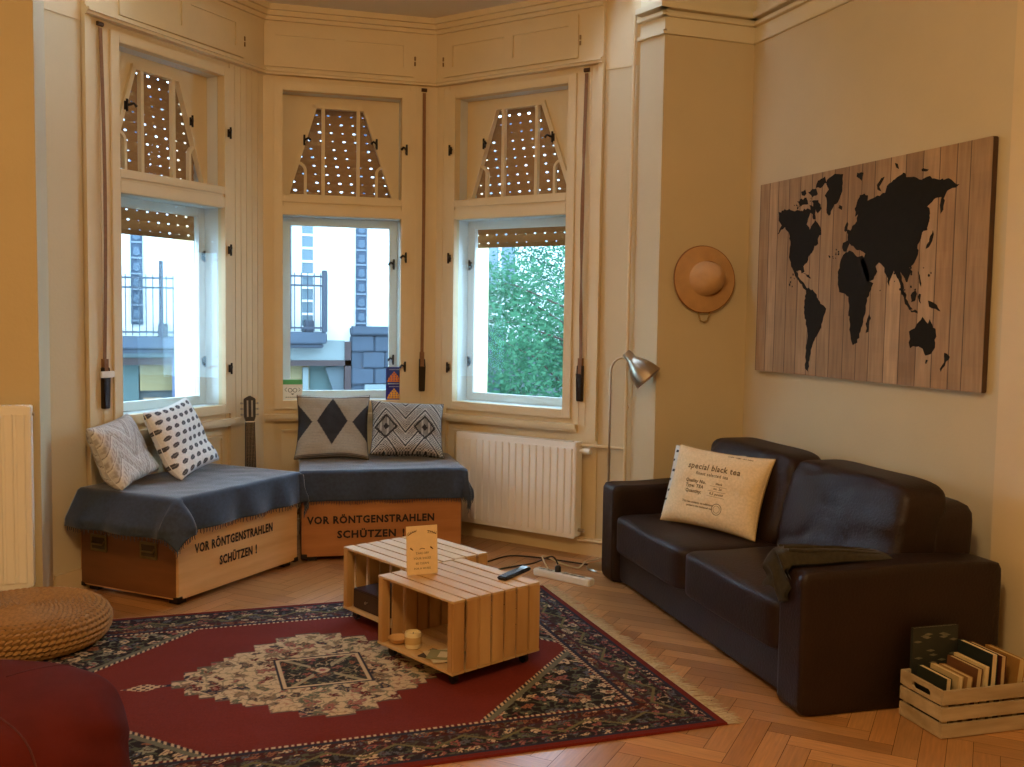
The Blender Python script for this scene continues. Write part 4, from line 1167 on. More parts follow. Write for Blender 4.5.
# cushions on the sofa
def sofa_cushions():
    # both lean into the far corner, faces turned to the room
    a, c = Vector((2.491, 4.729, 0)), Vector((2.752, 4.19, 0)); x = (c-a).normalized(); f = Vector((x.y, -x.x, 0)); 
    face = math.atan2(f.y, f.x); mid = (a+c)/2-f*.0
    face -= radians(0)
    W, H = .58, .42
    m4 = place(W, H, (mid.x+.05*x.x, mid.y+.05*x.y, SEATZ-.014), face, .36, -.03)
    t, surf = pillow('cushion', 'beige cushion with tea label lettering leaning in the far half of the sofa', 'cushions on the sofa', W, H, .15, f_tea, m4, seed=21, base='#bb9a66')
    ink = pmat('faded_print_ink', '#6b5637', .9, .15, 40)
    def print_on(me, x0, y0):
        for v in me.vertices:
            X, Y = v.co.x+x0, v.co.y+y0
            # invert the pinch roughly, then sit on the front surface
            xx = max(-1, min(1, X/(W/2))); yy = max(-1, min(1, Y/(H/2)))
            for _ in range(4):
                xx = max(-1, min(1, X/(W/2*(1-.07*(1-yy*yy))))); yy = max(-1, min(1, Y/(H/2*(1-.07*(1-xx*xx)))))
            z = surf((xx+1)/2, (yy+1)/2, 1)[2]; v.co = (X, Y, z+.0012+(v.co.z*.3))
        text_obj('lettering', me, ink, t, Matrix.Identity(4))
    def word(s, h, xc, y, bold=.0004):
        me = text_mesh(s, h, 'CENTER', .0003, 1.1, bold)
        bm = bmesh.new(); bm.from_mesh(me); bmesh.ops.subdivide_edges(bm, edges=[e for e in bm.edges if e.calc_length() > .012], cuts=2); bm.to_mesh(me); bm.free()
        print_on(me, xc, y)
    word('special black tea', .043, .0, .085, .001); word('finest selected tea', .024, .0, .055, .0004)
    for yy, s1, s2 in ((.012, 'Quality No.', 'black'), (-.014, 'Type: TEA', 'no. 26'), (-.042, 'Quantity:', '0,5 pound')):
        word(s1, .024, -.085, yy, .0008); word(s2, .017, .055, yy+.006)
        me = bpy.data.meshes.new('rule'); b = MB(); b.grid(16, 1, lambda u, v: (-.05+.1*u, .0012*v, 0)); me.from_pydata(b.v, [], b.f); print_on(me, .055, yy-.004)
    word('This tea contains no additives', .0145, -.045, -.095, .0004); word('packed in the traditional way', .0125, -.03, -.112)
    me = bpy.data.meshes.new('stamp'); b = MB()
    b.grid(28, 1, lambda u, v: ((.026+.003*v)*cos(u*2*pi), (.026+.003*v)*sin(u*2*pi), 0)); b.grid(28, 1, lambda u, v: ((.017+.002*v)*cos(u*2*pi), (.017+.002*v)*sin(u*2*pi), 0)); me.from_pydata(b.v, [], b.f); print_on(me, .075, -.105)
    word('London - origin - best before', .011, .12, .175, .0003)
    m5 = place(.46, .39, (mid.x-.12*x.x-f.x*.13, mid.y-.12*x.y-f.y*.13, SEATZ-.016), face-.05, .27, -.02)
    pillow('cushion', 'cream cushion with dark dashes, hidden behind the tea cushion on the sofa', 'cushions on the sofa', .46, .39, .13, f_dash, m5, seed=31, base='#cfc6b2')
sofa_cushions()

# ------------------------------------------------------------------ floor lamp
def floor_lamp():
    t = thing('floor_lamp', 'slim brushed steel floor lamp between the right pier and the sofa', 'lamp', (2.435, 5.285, 0))
    MB().lathe([(.001, 0), (.118, 0), (.12, .006), (.116, .014), (.02, .022), (.012, .04), (.001, .04)], 40).build('base', CHROME, t, smooth=40)
    pts = [(0, 0, .03), (0, 0, 1.18)]; d = Vector((cos(-.35), sin(-.35), 0))
    for i in range(1, 9):
        a = pi/2*i/8; p = d*(.075*(1-cos(a)))+Vector((0, 0, 1.18+.085*sin(a))); pts.append(tuple(p))
    pts.append(tuple(d*.105+Vector((0, 0, 1.272))))
    MB().tube(pts, .0065, 10).build('pole', CHROME, t, smooth=50)
    # head: bell shade aimed down to the right
    ax = (d*.62+Vector((0, -.22, -.78))).normalized(); o = d*.095+Vector((0, 0, 1.284)); x = ax.orthogonal().normalized(); y = ax.cross(x)
    m4 = axes(o, x, y, ax) @ Matrix.Scale(1.22, 4)
    s = MB().lathe([(.001, -.012), (.02, -.010), (.024, .0), (.025, .035), (.031, .042), (.05, .075), (.066, .115), (.074, .155), (.0725, .155), (.064, .115), (.048, .077), (.028, .046), (.001, .044)], 40).build('lamp_shade', CHROME, t, smooth=45); s.matrix_local = m4
    b = MB().lathe([(.012, .045), (.013, .07), (.024, .09), (.029, .112), (.022, .132), (.001, .138)], 20).build('bulb', pmat('opal_bulb', '#e9e4d8', .3, .03, 10), t, smooth=60); b.matrix_local = m4
    b = MB(); b.tube([d*.095+Vector((0, 0, 1.284))-Vector((-.02*d.y, .02*d.x, 0)), d*.095+Vector((0, 0, 1.284))+Vector((-.02*d.y, .02*d.x, 0))], .009, 10).build('swivel_joint', CHROME, t, smooth=50)
    b = MB(); b.tube([(0, 0, .62), (0, 0, .70)], .009, 10); b.build('pole_sleeve', CHROME, t, smooth=50)
floor_lamp()

# ------------------------------------------------------------------ straw hat on the wall
def hat():
    c = Vector((2.99, YH-.004, 1.732)); y = Vector((-.05, -1, .06)).normalized(); x = Vector((1, 0, 0)); x = (x-y*x.dot(y)).normalized(); z = x.cross(y)
    t = thing('straw_hat', 'tan brimmed straw hat hanging on the wall above the lamp', 'hat', mat4=axes(c+y*.012, x, z*-1 if False else y.cross(x)*-1, y))
    m = pmat('hat_straw', '#c89a62', .75, .18, 14, .2, 160, stretch=(1, 1, 1)); 
    prof = [(.197, .004), (.196, .012), (.16, .017), (.12, .022), (.104, .026), (.099, .04), (.09, .072), (.07, .098), (.045, .113), (.022, .128), (.001, .133)]
    b = MB().lathe(prof, 56, close=False); b.lathe([(.195, .002), (.16, .010), (.12, .015), (.1, .018)], 56, close=False); o = b.build('brim_and_crown', m, t, smooth=35)
    for v in o.data.vertices:
        r = Vector((v.co.x, v.co.y)).length
        if v.co.z > .03: v.co.x += .018*(v.co.z-.03)/.1*2; v.co.y += -.004
        if r > .12: v.co.z += .012*((v.co.x*v.co.x-v.co.y*v.co.y)/.04)*.5
    b = MB(); b.tube([(.197*cos(a), .197*sin(a), .008+.006*cos(2*a)) for a in [i*2*pi/56 for i in range(57)]], .0045, 6, cap=False); b.build('brim_edge', pmat('hat_edge', '#8a5526', .7, .2, 20), t, smooth=180)
    b = MB(); b.tube([(.018+.103*cos(a)*.99, -.002+.103*sin(a)*.99, .031) for a in [i*2*pi/48 for i in range(49)]], .004, 6, cap=False); b.build('hat_band', pmat('hat_band_tan', '#a06a38', .7, .2, 20), t, smooth=180)
    s = t.matrix_world.inverted()
    pts = [s @ Vector((2.955, YH-.012, 1.57)), s @ Vector((2.962, YH-.02, 1.52)), s @ Vector((2.975, YH-.02, 1.487)), s @ Vector((3.0, YH-.02, 1.478)), s @ Vector((3.022, YH-.02, 1.49)), s @ Vector((3.034, YH-.02, 1.525)), s @ Vector((3.04, YH-.012, 1.57))]
    MB().tube(pts, .005, 8).build('chin_strap', pmat('hat_cord', '#a88a58', .8, .2, 30), t, smooth=180)
    MB().tube([s @ Vector((2.99, YH, 1.80)), s @ Vector((2.99, YH-.03, 1.80))], .004, 6).build('nail', DARKM, t)
hat()

# ------------------------------------------------------------------ world map on planks
CONT = [[(4.858,2.107),(4.803,2.121),(4.688,2.102),(4.636,2.101),(4.592,2.103),(4.558,2.089),(4.582,2.047),(4.597,2.016),(4.562,1.988),(4.54,2.017),(4.521,2.042),(4.497,2.024),(4.465,1.981),(4.467,1.957),(4.492,1.939),(4.484,1.912),(4.523,1.895),(4.537,1.865),(4.57,1.842),(4.585,1.81),(4.618,1.791),(4.606,1.766),(4.623,1.759),(4.648,1.778),(4.669,1.773),(4.656,1.737),(4.63,1.715),(4.602,1.704),(4.577,1.679),(4.542,1.666),(4.558,1.654),(4.601,1.677),(4.637,1.705),(4.673,1.727),(4.704,1.77),(4.731,1.813),(4.752,1.866),(4.741,1.918),(4.752,1.982),(4.797,2.017),(4.833,2.009),(4.869,1.984),(4.835,2.035),(4.866,2.059)],[(4.691,2.154),(4.606,2.165),(4.587,2.129),(4.655,2.123)],[(4.591,2.194),(4.525,2.207),(4.506,2.175),(4.555,2.16)],[(4.511,2.245),(4.447,2.257),(4.435,2.226),(4.485,2.202),(4.525,2.207)],[(4.554,2.14),(4.501,2.14),(4.469,2.091),(4.5,2.07),(4.535,2.097)],[(4.659,2.202),(4.619,2.21),(4.61,2.184),(4.648,2.18)],[(4.576,2.12),(4.532,2.111),(4.515,2.041),(4.541,2.043)],[(4.436,2.236),(4.399,2.255),(4.337,2.263),(4.3,2.248),(4.303,2.21),(4.307,2.162),(4.335,2.117),(4.373,2.088),(4.408,2.046),(4.426,2.067),(4.422,2.106),(4.441,2.158),(4.41,2.184),(4.434,2.212)],[(4.321,2.096),(4.296,2.088),(4.301,2.071),(4.326,2.083)],[(4.582,1.659),(4.56,1.672),(4.519,1.661),(4.484,1.641),(4.473,1.61),(4.429,1.584),(4.402,1.564),(4.413,1.53),(4.43,1.499),(4.431,1.463),(4.453,1.439),(4.477,1.408),(4.502,1.377),(4.513,1.335),(4.53,1.294),(4.534,1.252),(4.539,1.221),(4.561,1.24),(4.565,1.302),(4.559,1.375),(4.553,1.447),(4.576,1.498),(4.592,1.539),(4.589,1.601)],[(4.619,1.758),(4.564,1.744),(4.539,1.727),(4.577,1.736)],[(4.275,1.841),(4.222,1.857),(4.192,1.846),(4.161,1.825),(4.127,1.827),(4.097,1.8),(4.071,1.746),(4.062,1.699),(4.039,1.686),(4.048,1.652),(4.074,1.616),(4.089,1.578),(4.081,1.55),(4.099,1.512),(4.115,1.446),(4.141,1.388),(4.169,1.376),(4.195,1.406),(4.199,1.473),(4.214,1.531),(4.211,1.579),(4.223,1.627),(4.254,1.641),(4.294,1.642),(4.311,1.677),(4.312,1.736),(4.302,1.784)],[(4.058,1.531),(4.045,1.513),(4.058,1.447),(4.075,1.443),(4.077,1.484)],[(4.282,1.861),(4.279,1.905),(4.249,1.911),(4.242,1.945),(4.258,1.961),(4.228,1.959),(4.206,1.98),(4.178,1.997),(4.174,2.034),(4.197,2.027),(4.193,2.064),(4.179,2.11),(4.145,2.135),(4.099,2.12),(4.106,2.093),(4.084,2.097),(4.051,2.106),(4.01,2.111),(3.97,2.125),(3.964,2.151),(3.933,2.165),(3.895,2.187),(3.869,2.193),(3.852,2.203),(3.83,2.179),(3.78,2.169),(3.73,2.158),(3.682,2.16),(3.634,2.146),(3.576,2.139),(3.541,2.129),(3.5,2.101),(3.517,2.09),(3.539,2.096),(3.572,2.08),(3.582,2.056),(3.586,2.006),(3.598,1.985),(3.61,2.025),(3.605,2.058),(3.628,2.056),(3.663,2.048),(3.686,2.033),(3.672,1.997),(3.676,1.955),(3.686,1.921),(3.714,1.906),(3.725,1.886),(3.736,1.856),(3.738,1.812),(3.756,1.778),(3.784,1.757),(3.773,1.735),(3.788,1.701),(3.8,1.68),(3.821,1.702),(3.841,1.729),(3.831,1.693),(3.818,1.648),(3.795,1.612),(3.808,1.603),(3.836,1.648),(3.851,1.685),(3.874,1.725),(3.894,1.749),(3.91,1.704),(3.921,1.672),(3.936,1.705),(3.955,1.742),(3.968,1.775),(4.004,1.784),(4.022,1.767),(4.009,1.744),(4.04,1.708),(4.081,1.687),(4.103,1.719),(4.123,1.767),(4.145,1.802),(4.117,1.814),(4.105,1.838),(4.134,1.852),(4.178,1.861),(4.194,1.875),(4.224,1.896),(4.244,1.868),(4.267,1.85)],[(4.274,1.966),(4.255,2.007),(4.242,1.993),(4.246,1.96),(4.267,1.952)],[(3.648,1.919),(3.637,1.901),(3.645,1.871),(3.667,1.838),(3.686,1.835),(3.664,1.865)],[(3.839,1.652),(3.817,1.639),(3.781,1.586),(3.755,1.559),(3.772,1.555),(3.807,1.586)],[(3.771,1.621),(3.743,1.647),(3.727,1.629),(3.739,1.594),(3.764,1.591)],[(3.717,1.629),(3.702,1.625),(3.704,1.585),(3.717,1.594)],[(3.659,1.597),(3.623,1.59),(3.599,1.576),(3.578,1.55),(3.609,1.559),(3.646,1.573)],[(3.728,1.734),(3.715,1.716),(3.704,1.663),(3.72,1.681)],[(3.767,1.555),(3.717,1.55),(3.721,1.541),(3.761,1.545)],[(3.766,1.453),(3.732,1.475),(3.714,1.498),(3.686,1.524),(3.67,1.507),(3.652,1.49),(3.642,1.516),(3.629,1.49),(3.608,1.465),(3.597,1.431),(3.606,1.388),(3.625,1.352),(3.651,1.343),(3.682,1.385),(3.719,1.387),(3.756,1.379),(3.768,1.409)],[(3.654,1.327),(3.64,1.324),(3.648,1.306),(3.658,1.313)],[(3.539,1.365),(3.509,1.349),(3.514,1.332),(3.536,1.305),(3.557,1.279),(3.562,1.29),(3.541,1.319)],[(4.187,2.243),(4.143,2.237),(4.155,2.201),(4.191,2.225)],[(4.034,2.141),(4.035,2.165),(4.009,2.195),(3.983,2.198),(4.011,2.169),(4.018,2.152),(4.005,2.129)],[(3.917,2.258),(3.896,2.248),(3.884,2.225),(3.906,2.235)],[(3.737,2.202),(3.689,2.195),(3.693,2.186),(3.732,2.191)]]
def world_map():
    y0, y1, z0, z1 = 3.318, 5.055, 1.20, 2.285; xf = XR-.034
    t = thing('world_map_board', 'plank printed wall canvas with a black world map above the sofa', 'wall picture', (XR-.002, (y0+y1)/2, z0))
    oy = (y0+y1)/2; X = xf-(XR-.002)
    ed = [0, .055, .105, .165, .225, .285, .335, .395, .46, .52, .575, .64, .70, .765, .825, .885, .93, 1]
    fb = MB(); fc = []; rnd = random.Random(12)
    L_ = y1-y0
    # photo left = far end (large y)
    for a, c in zip(ed, ed[1:]):
        ya, yc = y1-a*L_-oy, y1-c*L_-oy
        k = rnd.uniform(.78, 1.05); base = mixc(hexc('#c6a278'), hexc('#ad8860'), rnd.random())
        n = 30
        for i in range(n):
            za, zb = (z1-z0)*i/n, (z1-z0)*(i+1)/n
            v = 1+.10*noise.noise(Vector((a*40, i*.35, 1)))
            fb.add([(X, ya-.0045, za), (X, yc+.0045, za), (X, yc+.0045, zb), (X, ya-.0045, zb)], [(0, 1, 2, 3)]); fc.append(tuple(q*k*v for q in base))
            fb.add([(X, ya, za), (X, ya-.0045, za), (X, ya-.0045, zb), (X, ya, zb)], [(0, 1, 2, 3)]); fc.append(tuple(q*.22 for q in base))
            fb.add([(X, yc+.0045, za), (X, yc, za), (X, yc, zb), (X, yc+.0045, zb)], [(0, 1, 2, 3)]); fc.append(tuple(q*.75 for q in base))
    o = fb.build('printed_canvas', pmat('plank_print', '#ffffff', .75, .3, 9, .06, 60, attr='Col', stretch=(1, 5, .5)), t); set_face_cols(o, fc)
    MB().box(X+.0006, -.001, y0-oy, y1-oy, 0, z1-z0).build('stretcher', pmat('canvas_edge', '#5a4029', .85, .3, 14), t, bevel=.004)
    rnd = random.Random(2)
    b = MB()
    for poly in CONT:
        pts = []
        for p, q in zip(poly, poly[1:]+poly[:1]):
            l = sqrt((q[0]-p[0])**2+(q[1]-p[1])**2); n = max(1, int(l/.014))
            for i in range(n):
                f = i/n; j = .006 if i or len(poly) > 8 else .003
                pts.append((p[0]+(q[0]-p[0])*f+rnd.uniform(-j, j)-oy, p[1]+(q[1]-p[1])*f+rnd.uniform(-j, j)-z0))
        b.prism(pts, X-.0012, X-.0004, 'x')
    for i in range(60):   # scattered islands
        cy, cz, s_ = rnd.choice([(4.62, 2.13, .05), (4.70, 2.05, .04), (3.86, 1.66, .07), (3.74, 1.70, .06), (4.72, 1.72, .025), (4.33, 1.84, .03), (3.68, 1.95, .03)])
        y, z = cy+rnd.gauss(0, s_)-oy, cz+rnd.gauss(0, s_*.6)-z0; r = rnd.uniform(.003, .008); n = 6
        b.prism([(y+r*rnd.uniform(.6, 1.3)*cos(2*pi*k/n), z+r*rnd.uniform(.6, 1.3)*sin(2*pi*k/n)) for k in range(n)], X-.0012, X-.0004, 'x')
    b.build('continents', pmat('map_black_print', '#100e0a', .95, .35, 25), t)
world_map()

# ------------------------------------------------------------------ crate of books
BX, BY = 2.602, 2.752
def book_crate():
    t = thing('book_crate', 'whitewashed slatted crate of books on the floor beside the near end of the sofa', 'crate', (BX, BY, 0), radians(-3))
    m = pmat('limed_wood', '#c0ab8a', .8, 0, 9, .15, 40, stretch=(.25, 1, 2), col2='#98825e'); W, D, H = .46, .235, .178
    hz = [(0, .055), (.063, .115), (.123, H)]
    for y in (0, D-.01):
        for z0, z1 in hz: MB().box(0, W, y, y+.01, z0+.002, z1).build('long_slat', m, t, bevel=.002)
    for x in (.0005, W-.0105):
        b = MB()
        for z0, z1 in hz[:2]: b.box(x, x+.01, .0105, D-.0105, z0+.002, z1)
        z0, z1 = hz[2]; cy = D/2
        hole = [(cy-.045, .148), (cy+.045, .148)]
        b.box(x, x+.01, .0105, cy-.05, z0, z1); b.box(x, x+.01, cy+.05, D-.0105, z0, z1); b.box(x, x+.01, cy-.05, cy+.05, z0, .133); b.box(x, x+.01, cy-.05, cy+.05, .159, z1)
        for sg in (-1, 1):
            yy = cy+sg*.05
            pts = [(yy, .133)]+[(yy-sg*.013*(1-cos(pi/2*i/5))*1, .133+.026*i/5*.5) for i in range(1)]
            b.prism([(yy, .133), (yy-sg*.012, .133), (yy, .143)], x, x+.01, 'x'); b.prism([(yy, .159), (yy, .149), (yy-sg*.012, .159)], x, x+.01, 'x')
        b.build('end_panel', m, t, bevel=.0015)
    b = MB()
    for x in (.0115, W-.0285):
        for y in (.0105, D-.0275): b.box(x, x+.017, y, y+.017, .002, H-.01)
    b.split('corner_post', m, t)
    b = MB()
    for i in range(4): b.box(.0115, W-.0115, .012+i*.053, .012+i*.053+.05, .004, .012)
    b.split('bottom_slat', m, t)
book_crate()
def book(label, x, y, z, T, Wd, H, cover, pages, tilt=0, rz=0, pic=None):
    """closed book standing on its lower edge: thickness along x, depth along y, height along z"""
    r = radians(-3); P = Vector((BX+cos(r)*x-sin(r)*y, BY+sin(r)*x+cos(r)*y, z))
    t = thing('book', label, 'book', P, 0, 'books in the limed crate'); t.rotation_euler = (0, tilt, r+rz)
    m = pmat('cover_'+cover.strip('#'), cover, .55, .2, 18); g = pmat('pages_'+pages.strip('#'), pages, .85, .12, 40, stretch=(30, 1, 1))
    MB().box(0, .002, 0, Wd, 0, H).box(T-.002, T, 0, Wd, 0, H).box(0, T, Wd-.002, Wd, 0, H).build('cover', m, t, bevel=.0008)
    MB().box(.002, T-.002, .004, Wd-.003, .003, H-.003).build('pages', g, t)
    if pic: pic(t, T, Wd, H)
    return t
def pic_green(t, T, Wd, H):
    b = MB(); rnd = random.Random(5)
    for i in range(30):
        y, z = rnd.uniform(.02, Wd-.02), rnd.uniform(.02, H-.02); b.prism([(y-.02, z), (y, z-.004), (y+.02, z+.002), (y, z+.006)], -.0008, -.0001, 'x')
    b.build('cover_picture', pmat('pale_strokes', '#77735a', .6, .3, 40), t)
BZ = .0125
book('thin book with dark marbled cover standing highest at the back of the limed crate', .245, .222, BZ, .012, .205, .325, '#2c2f27', '#d7c7a2', 0, radians(90), pic_green)
book('low dark green book at the left front of the limed crate, pale page edges up', .032, .035, BZ, .024, .16, .195, '#23291f', '#d6c093', .06)
book('cream paperback second from the left in the limed crate', .075, .035, BZ, .022, .15, .200, '#c9ad7a', '#d8c398', .1)
book('tan paperback third from the left in the limed crate', .112, .033, BZ, .026, .15, .196, '#a87f4d', '#cfb583', .1)
book('brown book with dark spine in the middle of the limed crate', .158, .033, BZ, .024, .16, .222, '#6b4426', '#cdb484', .08)
book('cream spined book beside the tall dark one in the limed crate', .195, .03, BZ, .018, .165, .228, '#d9c08c', '#d8c49a', .05)
book('tall black book with pale page edges in the middle of the limed crate', .225, .03, BZ, .026, .18, .272, '#16201e', '#dcc89c', .04)
book('reddish brown book to the right of the tall black one in the limed crate', .27, .03, BZ, .022, .175, .262, '#5d2f1d', '#c8ad7c', .03)
book('ochre illustrated book at the right end of the limed crate', .33, .03, BZ, .03, .175, .245, '#a77a3c', '#cdb27c', .12)

# ------------------------------------------------------------------ stickers on the middle window
def sticker(label, s0, s1, z0, z1, kind, group=None):
    t = thing('window_sticker', label, 'sticker', BW('C', s0, .0115, z0), TH['C'], group)
    W, H = s1-s0, z1-z0
    def sheet(m, nm, poly, d): MB().prism(poly, -d-.0003, -d, 'y').build(nm, m, t)
    if kind in ('o', 'y'):
        sheet(pmat('sticker_blue_'+kind, '#1c3f9c' if kind == 'o' else '#20208e', .5, .12, 20), 'film', [(0, 0), (W, 0), (W, H), (0, H)], 0)
        m = pmat('sticker_'+kind, '#e58a3c' if kind == 'o' else '#f0b43c', .5, .15, 40)
        x = W/2
        for i, (w_, a, c) in enumerate(((.42, .08, .22), (.36, .22, .36), (.26, .36, .50), (.15, .50, .62), (.06, .62, .72))):
            n = max(1, int(w_*2/.14)); b = MB()
            for q in range(n):
                cx = x-W*w_+W*w_*2*(q+.5)/n; hw = W*w_/n*.94
                b.prism([(cx-hw, H*a), (cx+hw, H*a), (cx+hw, H*(a+(c-a)*.5)), (cx+hw*.5, H*c), (cx-hw*.5, H*c), (cx-hw, H*(a+(c-a)*.5))], -.0007, -.0004, 'y')
            b.build('dome_row', m, t)
        b = MB()
        for i in range(8): b.box(W*(.2+.08*i), W*(.2+.08*i)+W*.055, -.0007, -.0004, H*.82, H*.87)
        b.build('caption', pmat('sticker_pale_blue', '#a9c2e8', .5, .1, 20), t)
    else:
        sheet(pmat('sticker_white', '#eef3ee', .5, .05, 20), 'film', [(0, 0), (W, 0), (W, H), (0, H)], 0)
        sheet(pmat('sticker_green', '#56b878', .5, .1, 20), 'green_bar', [(0, H*.76), (W, H*.76), (W, H), (0, H)], .0004)
        b = MB(); k = W*.5; g = pmat('sticker_grey', '#6c7a78', .5, .1, 20)
        for cx in (.38, .62): b.tube([(W*cx+W*.1*cos(a), -.0006, H*.48+W*.1*sin(a)) for a in [i*2*pi/24 for i in range(25)]], .0022, 5)
        b.prism([(k-.012, H*.32), (k, H*.24), (k+.012, H*.32)], -.0008, -.0004, 'y')
        b.tube([(W*.2, -.0006, H*.6), (W*.1, -.0006, H*.5), (W*.2, -.0006, H*.42)], .0022, 5); b.tube([(W*.8, -.0006, H*.6), (W*.9, -.0006, H*.5), (W*.8, -.0006, H*.42)], .0022, 5)
        b.build('emblem', g, t)
        b = MB()
        for i in range(7): b.box(W*(.14+.1*i), W*(.14+.1*i)+W*.07, -.0007, -.0004, H*.12, H*.16)
        b.build('caption', g, t)
sticker('blue square window sticker with orange stepped dome, upper of the two', .817, .93, 1.022, 1.135, 'o')
sticker('dark blue square window sticker with yellow stepped dome, lower of the two', .817, .93, .909, 1.017, 'y')
sticker('white window sticker with green top bar at the lower left of the middle window', .128, .256, .912, 1.05, 'g')

# ------------------------------------------------------------------ outside: street, house opposite, trees
ASPH = pmat('asphalt', '#5a5a5c', .9, .2, 2, .1, 40); PAVE = pmat('pavement', '#76746f', .9, .12, 2)
struct(MB().box(-40, 40, 7.6, 60, -3.3, -3.1).build('street', ASPH))
struct(MB().box(-40, 40, 15.2, 18.0, -3.1, -2.97).build('pavement', PAVE, bevel=.02))
def house():
    t = thing('house_opposite', 'white plastered house across the street with balconies and a shop', 'building', (0, 18, -3))
    W_ = pmat('facade_white', '#bdbdb9', .9, .04, 1.5); BLUEG = pmat('blue_grey_stone', '#38424f', .85, .15, 6, .2, 30); COLG = pmat('slate_column', '#2c394a', .8, .22, 9)
    IR = pmat('balcony_iron', '#242c3a', .6, .15, 20); GLZ = pmat('stair_glass', '#42555f', .15, .12, 3); RB = pmat('red_brown_frame', '#352222', .6, .15, 10)
    def z(v): return v+3
    MB().box(-9, 13, 0, 6, z(.98), z(4.9)).build('upper_wall', W_, t)
    MB().box(-9, 13, .35, 6, 0, z(.98)).build('ground_floor_wall', pmat('shop_wall', '#555d5e', .8, .08, 2), t)
    MB().box(-9.2, 13.2, -.3, 6.2, z(4.9), z(5.15)).build('roof_cornice', BLUEG, t, bevel=.03)
    # window strips of the stair and banded pilasters
    for x0, x1, kind in ((2.19, 2.38, 's'), (3.155, 3.345, 'p'), (-.67, -.485, 'p'), (1.88, 2.0, 'e'), (5.6, 6.22, 'w'), (8.2, 8.8, 'w'), (-3.2, -2.6, 'w')):
        if kind == 's':
            o = MB().box(x0, x1, -.03, .02, z(1.1), z(4.8)).build('stair_window', GLZ, t)
            b = MB()
            for i in range(15): q = 1.94+.235*(i-3); b.box(x0, x1, -.05, -.03, z(q)-.02, z(q)+.02)
            b.split('glazing_bar', W_, o)
        elif kind == 'p':
            o = MB().box(x0, x1, -.07, 0, z(1.25), z(4.85)).build('pilaster', COLG, t)
            b = MB(); q = MB()
            for i in range(13):
                zz = z(1.3)+i*.265; b.box(x0-.008, x1+.008, -.085, -.068, zz, zz+.03); q.prism([(x0+.03, zz+.08), ((x0+x1)/2, zz+.05), (x1-.03, zz+.08), (x1-.05, zz+.2), (x0+.05, zz+.2)], -.085, -.068, 'y')
            b.split('pilaster_band', pmat('pale_band', '#5d6670', .8, .1, 10), o); q.build('pilaster_relief', pmat('relief_blue', '#42505e', .8, .1, 10), o)
        elif kind == 'e':
            MB().box(x0, x1, -.05, .02, z(1.2), z(4.85)).build('drain_pipe', BLUEG, t)
        else:
            o = MB().box(x0, x1, -.02, .02, z(2.0), z(4.6)).build('window', pmat('far_window', '#626f7a', .2, .1, 2), t)
            b = MB(); b.box(x0-.05, x1+.05, -.05, .0, z(1.93), z(2.0)); b.box(x0-.05, x1+.05, -.05, 0, z(4.6), z(4.67)); b.box((x0+x1)/2-.03, (x0+x1)/2+.03, -.03, -.02, z(2), z(4.6)); b.build('window_frame', W_, o)
    # balconies
    for x0, x1, zb in ((-3.4, .11, 1.07), (1.0, 2.57, 1.17)):
        MB().box(x0, x1, -.5, 0, z(zb-.22), z(zb-.02)).box(x0+.05, x1-.05, -.42, 0, z(zb-.3), z(zb-.22)).build('balcony_slab', BLUEG, t, bevel=.02)
        b = MB()
        for zz in (zb+.06, zb+.80, zb+.96): b.box(x0, x1, -.48, -.455, z(zz)-.016, z(zz)+.016); b.box(x1-.02, x1, -.48, 0, z(zz)-.016, z(zz)+.016)
        n = int((x1-x0)/.105)
        for i in range(n+1): x = x0+(x1-x0)*i/n; b.tube([(x, -.468, z(zb)), (x, -.468, z(zb+1.02))], .009, 5)
        b.build('railing', IR, t)
        b = MB(); b.box(x1-.09, x1, -.5, -.42, z(zb-.02), z(zb+1.07)); b.build('railing_post', IR, t, bevel=.01)
    MB().box(-.22, -.15, -.5, -.44, z(1.05), z(2.32)).build('flag_pole', IR, t)
    MB().box(-.24, -.08, -.35, -.12, z(1.05), z(1.27)).box(2.2, 2.36, -.3, -.15, z(1.15), z(1.36)).build('balcony_planter', IR, t, bevel=.01)
    # shop fronts
    CY = pmat('shop_sign_cyan', '#586c70', .5, .06, 2); CW = pmat('shop_sign_white', '#6e7777', .5, .05, 2); YEL = pmat('shop_yellow', '#7a6a42', .6, .12, 3); DG = pmat('shop_glass', '#415553', .7, .2, 1.5)
    MB().box(-3.4, -.02, -.05, .36, z(.68), z(.95)).build('shop_sign', CY, t); MB().box(1.3, 2.95, -.05, .36, z(.62), z(1.0)).build('shop_sign', CW, t)
    MB().box(-3.4, -.02, -.1, .36, z(.56), z(.68)).build('shop_beam', RB, t); MB().box(1.3, 3.06, -.1, .36, z(.54), z(.64)).build('shop_beam', RB, t); MB().box(2.95, 3.06, -.1, .36, z(-3), z(.98)).build('shop_jamb', RB, t)
    MB().box(-3.4, -.9, .2, .3, 0, z(.56)).box(-.88, -.57, .2, .3, 0, z(.56)).build('shop_window', DG, t); MB().box(-.55, .0, .2, .32, z(.1), z(.56)).box(1.3, 2.35, .2, .32, z(-.15), z(.54)).build('poster_panel', YEL, t)
    MB().box(-.02, .12, -.12, .36, 0, z(.9)).build('blue_pillar', pmat('pillar_blue', '#424f69', .6, .08, 4), t)
    MB().box(-3.4, -.02, -.15, -.1, z(-.18), z(-.13)).build('shop_rail', RB, t); MB().box(-.5, -.2, .15, .2, z(-.4), z(-.02)).build('orange_notice', pmat('notice_orange', '#886e55', .6, .1, 4), t)
    MB().box(2.35, 2.95, .2, .3, 0, z(.54)).build('shop_window', DG, t)
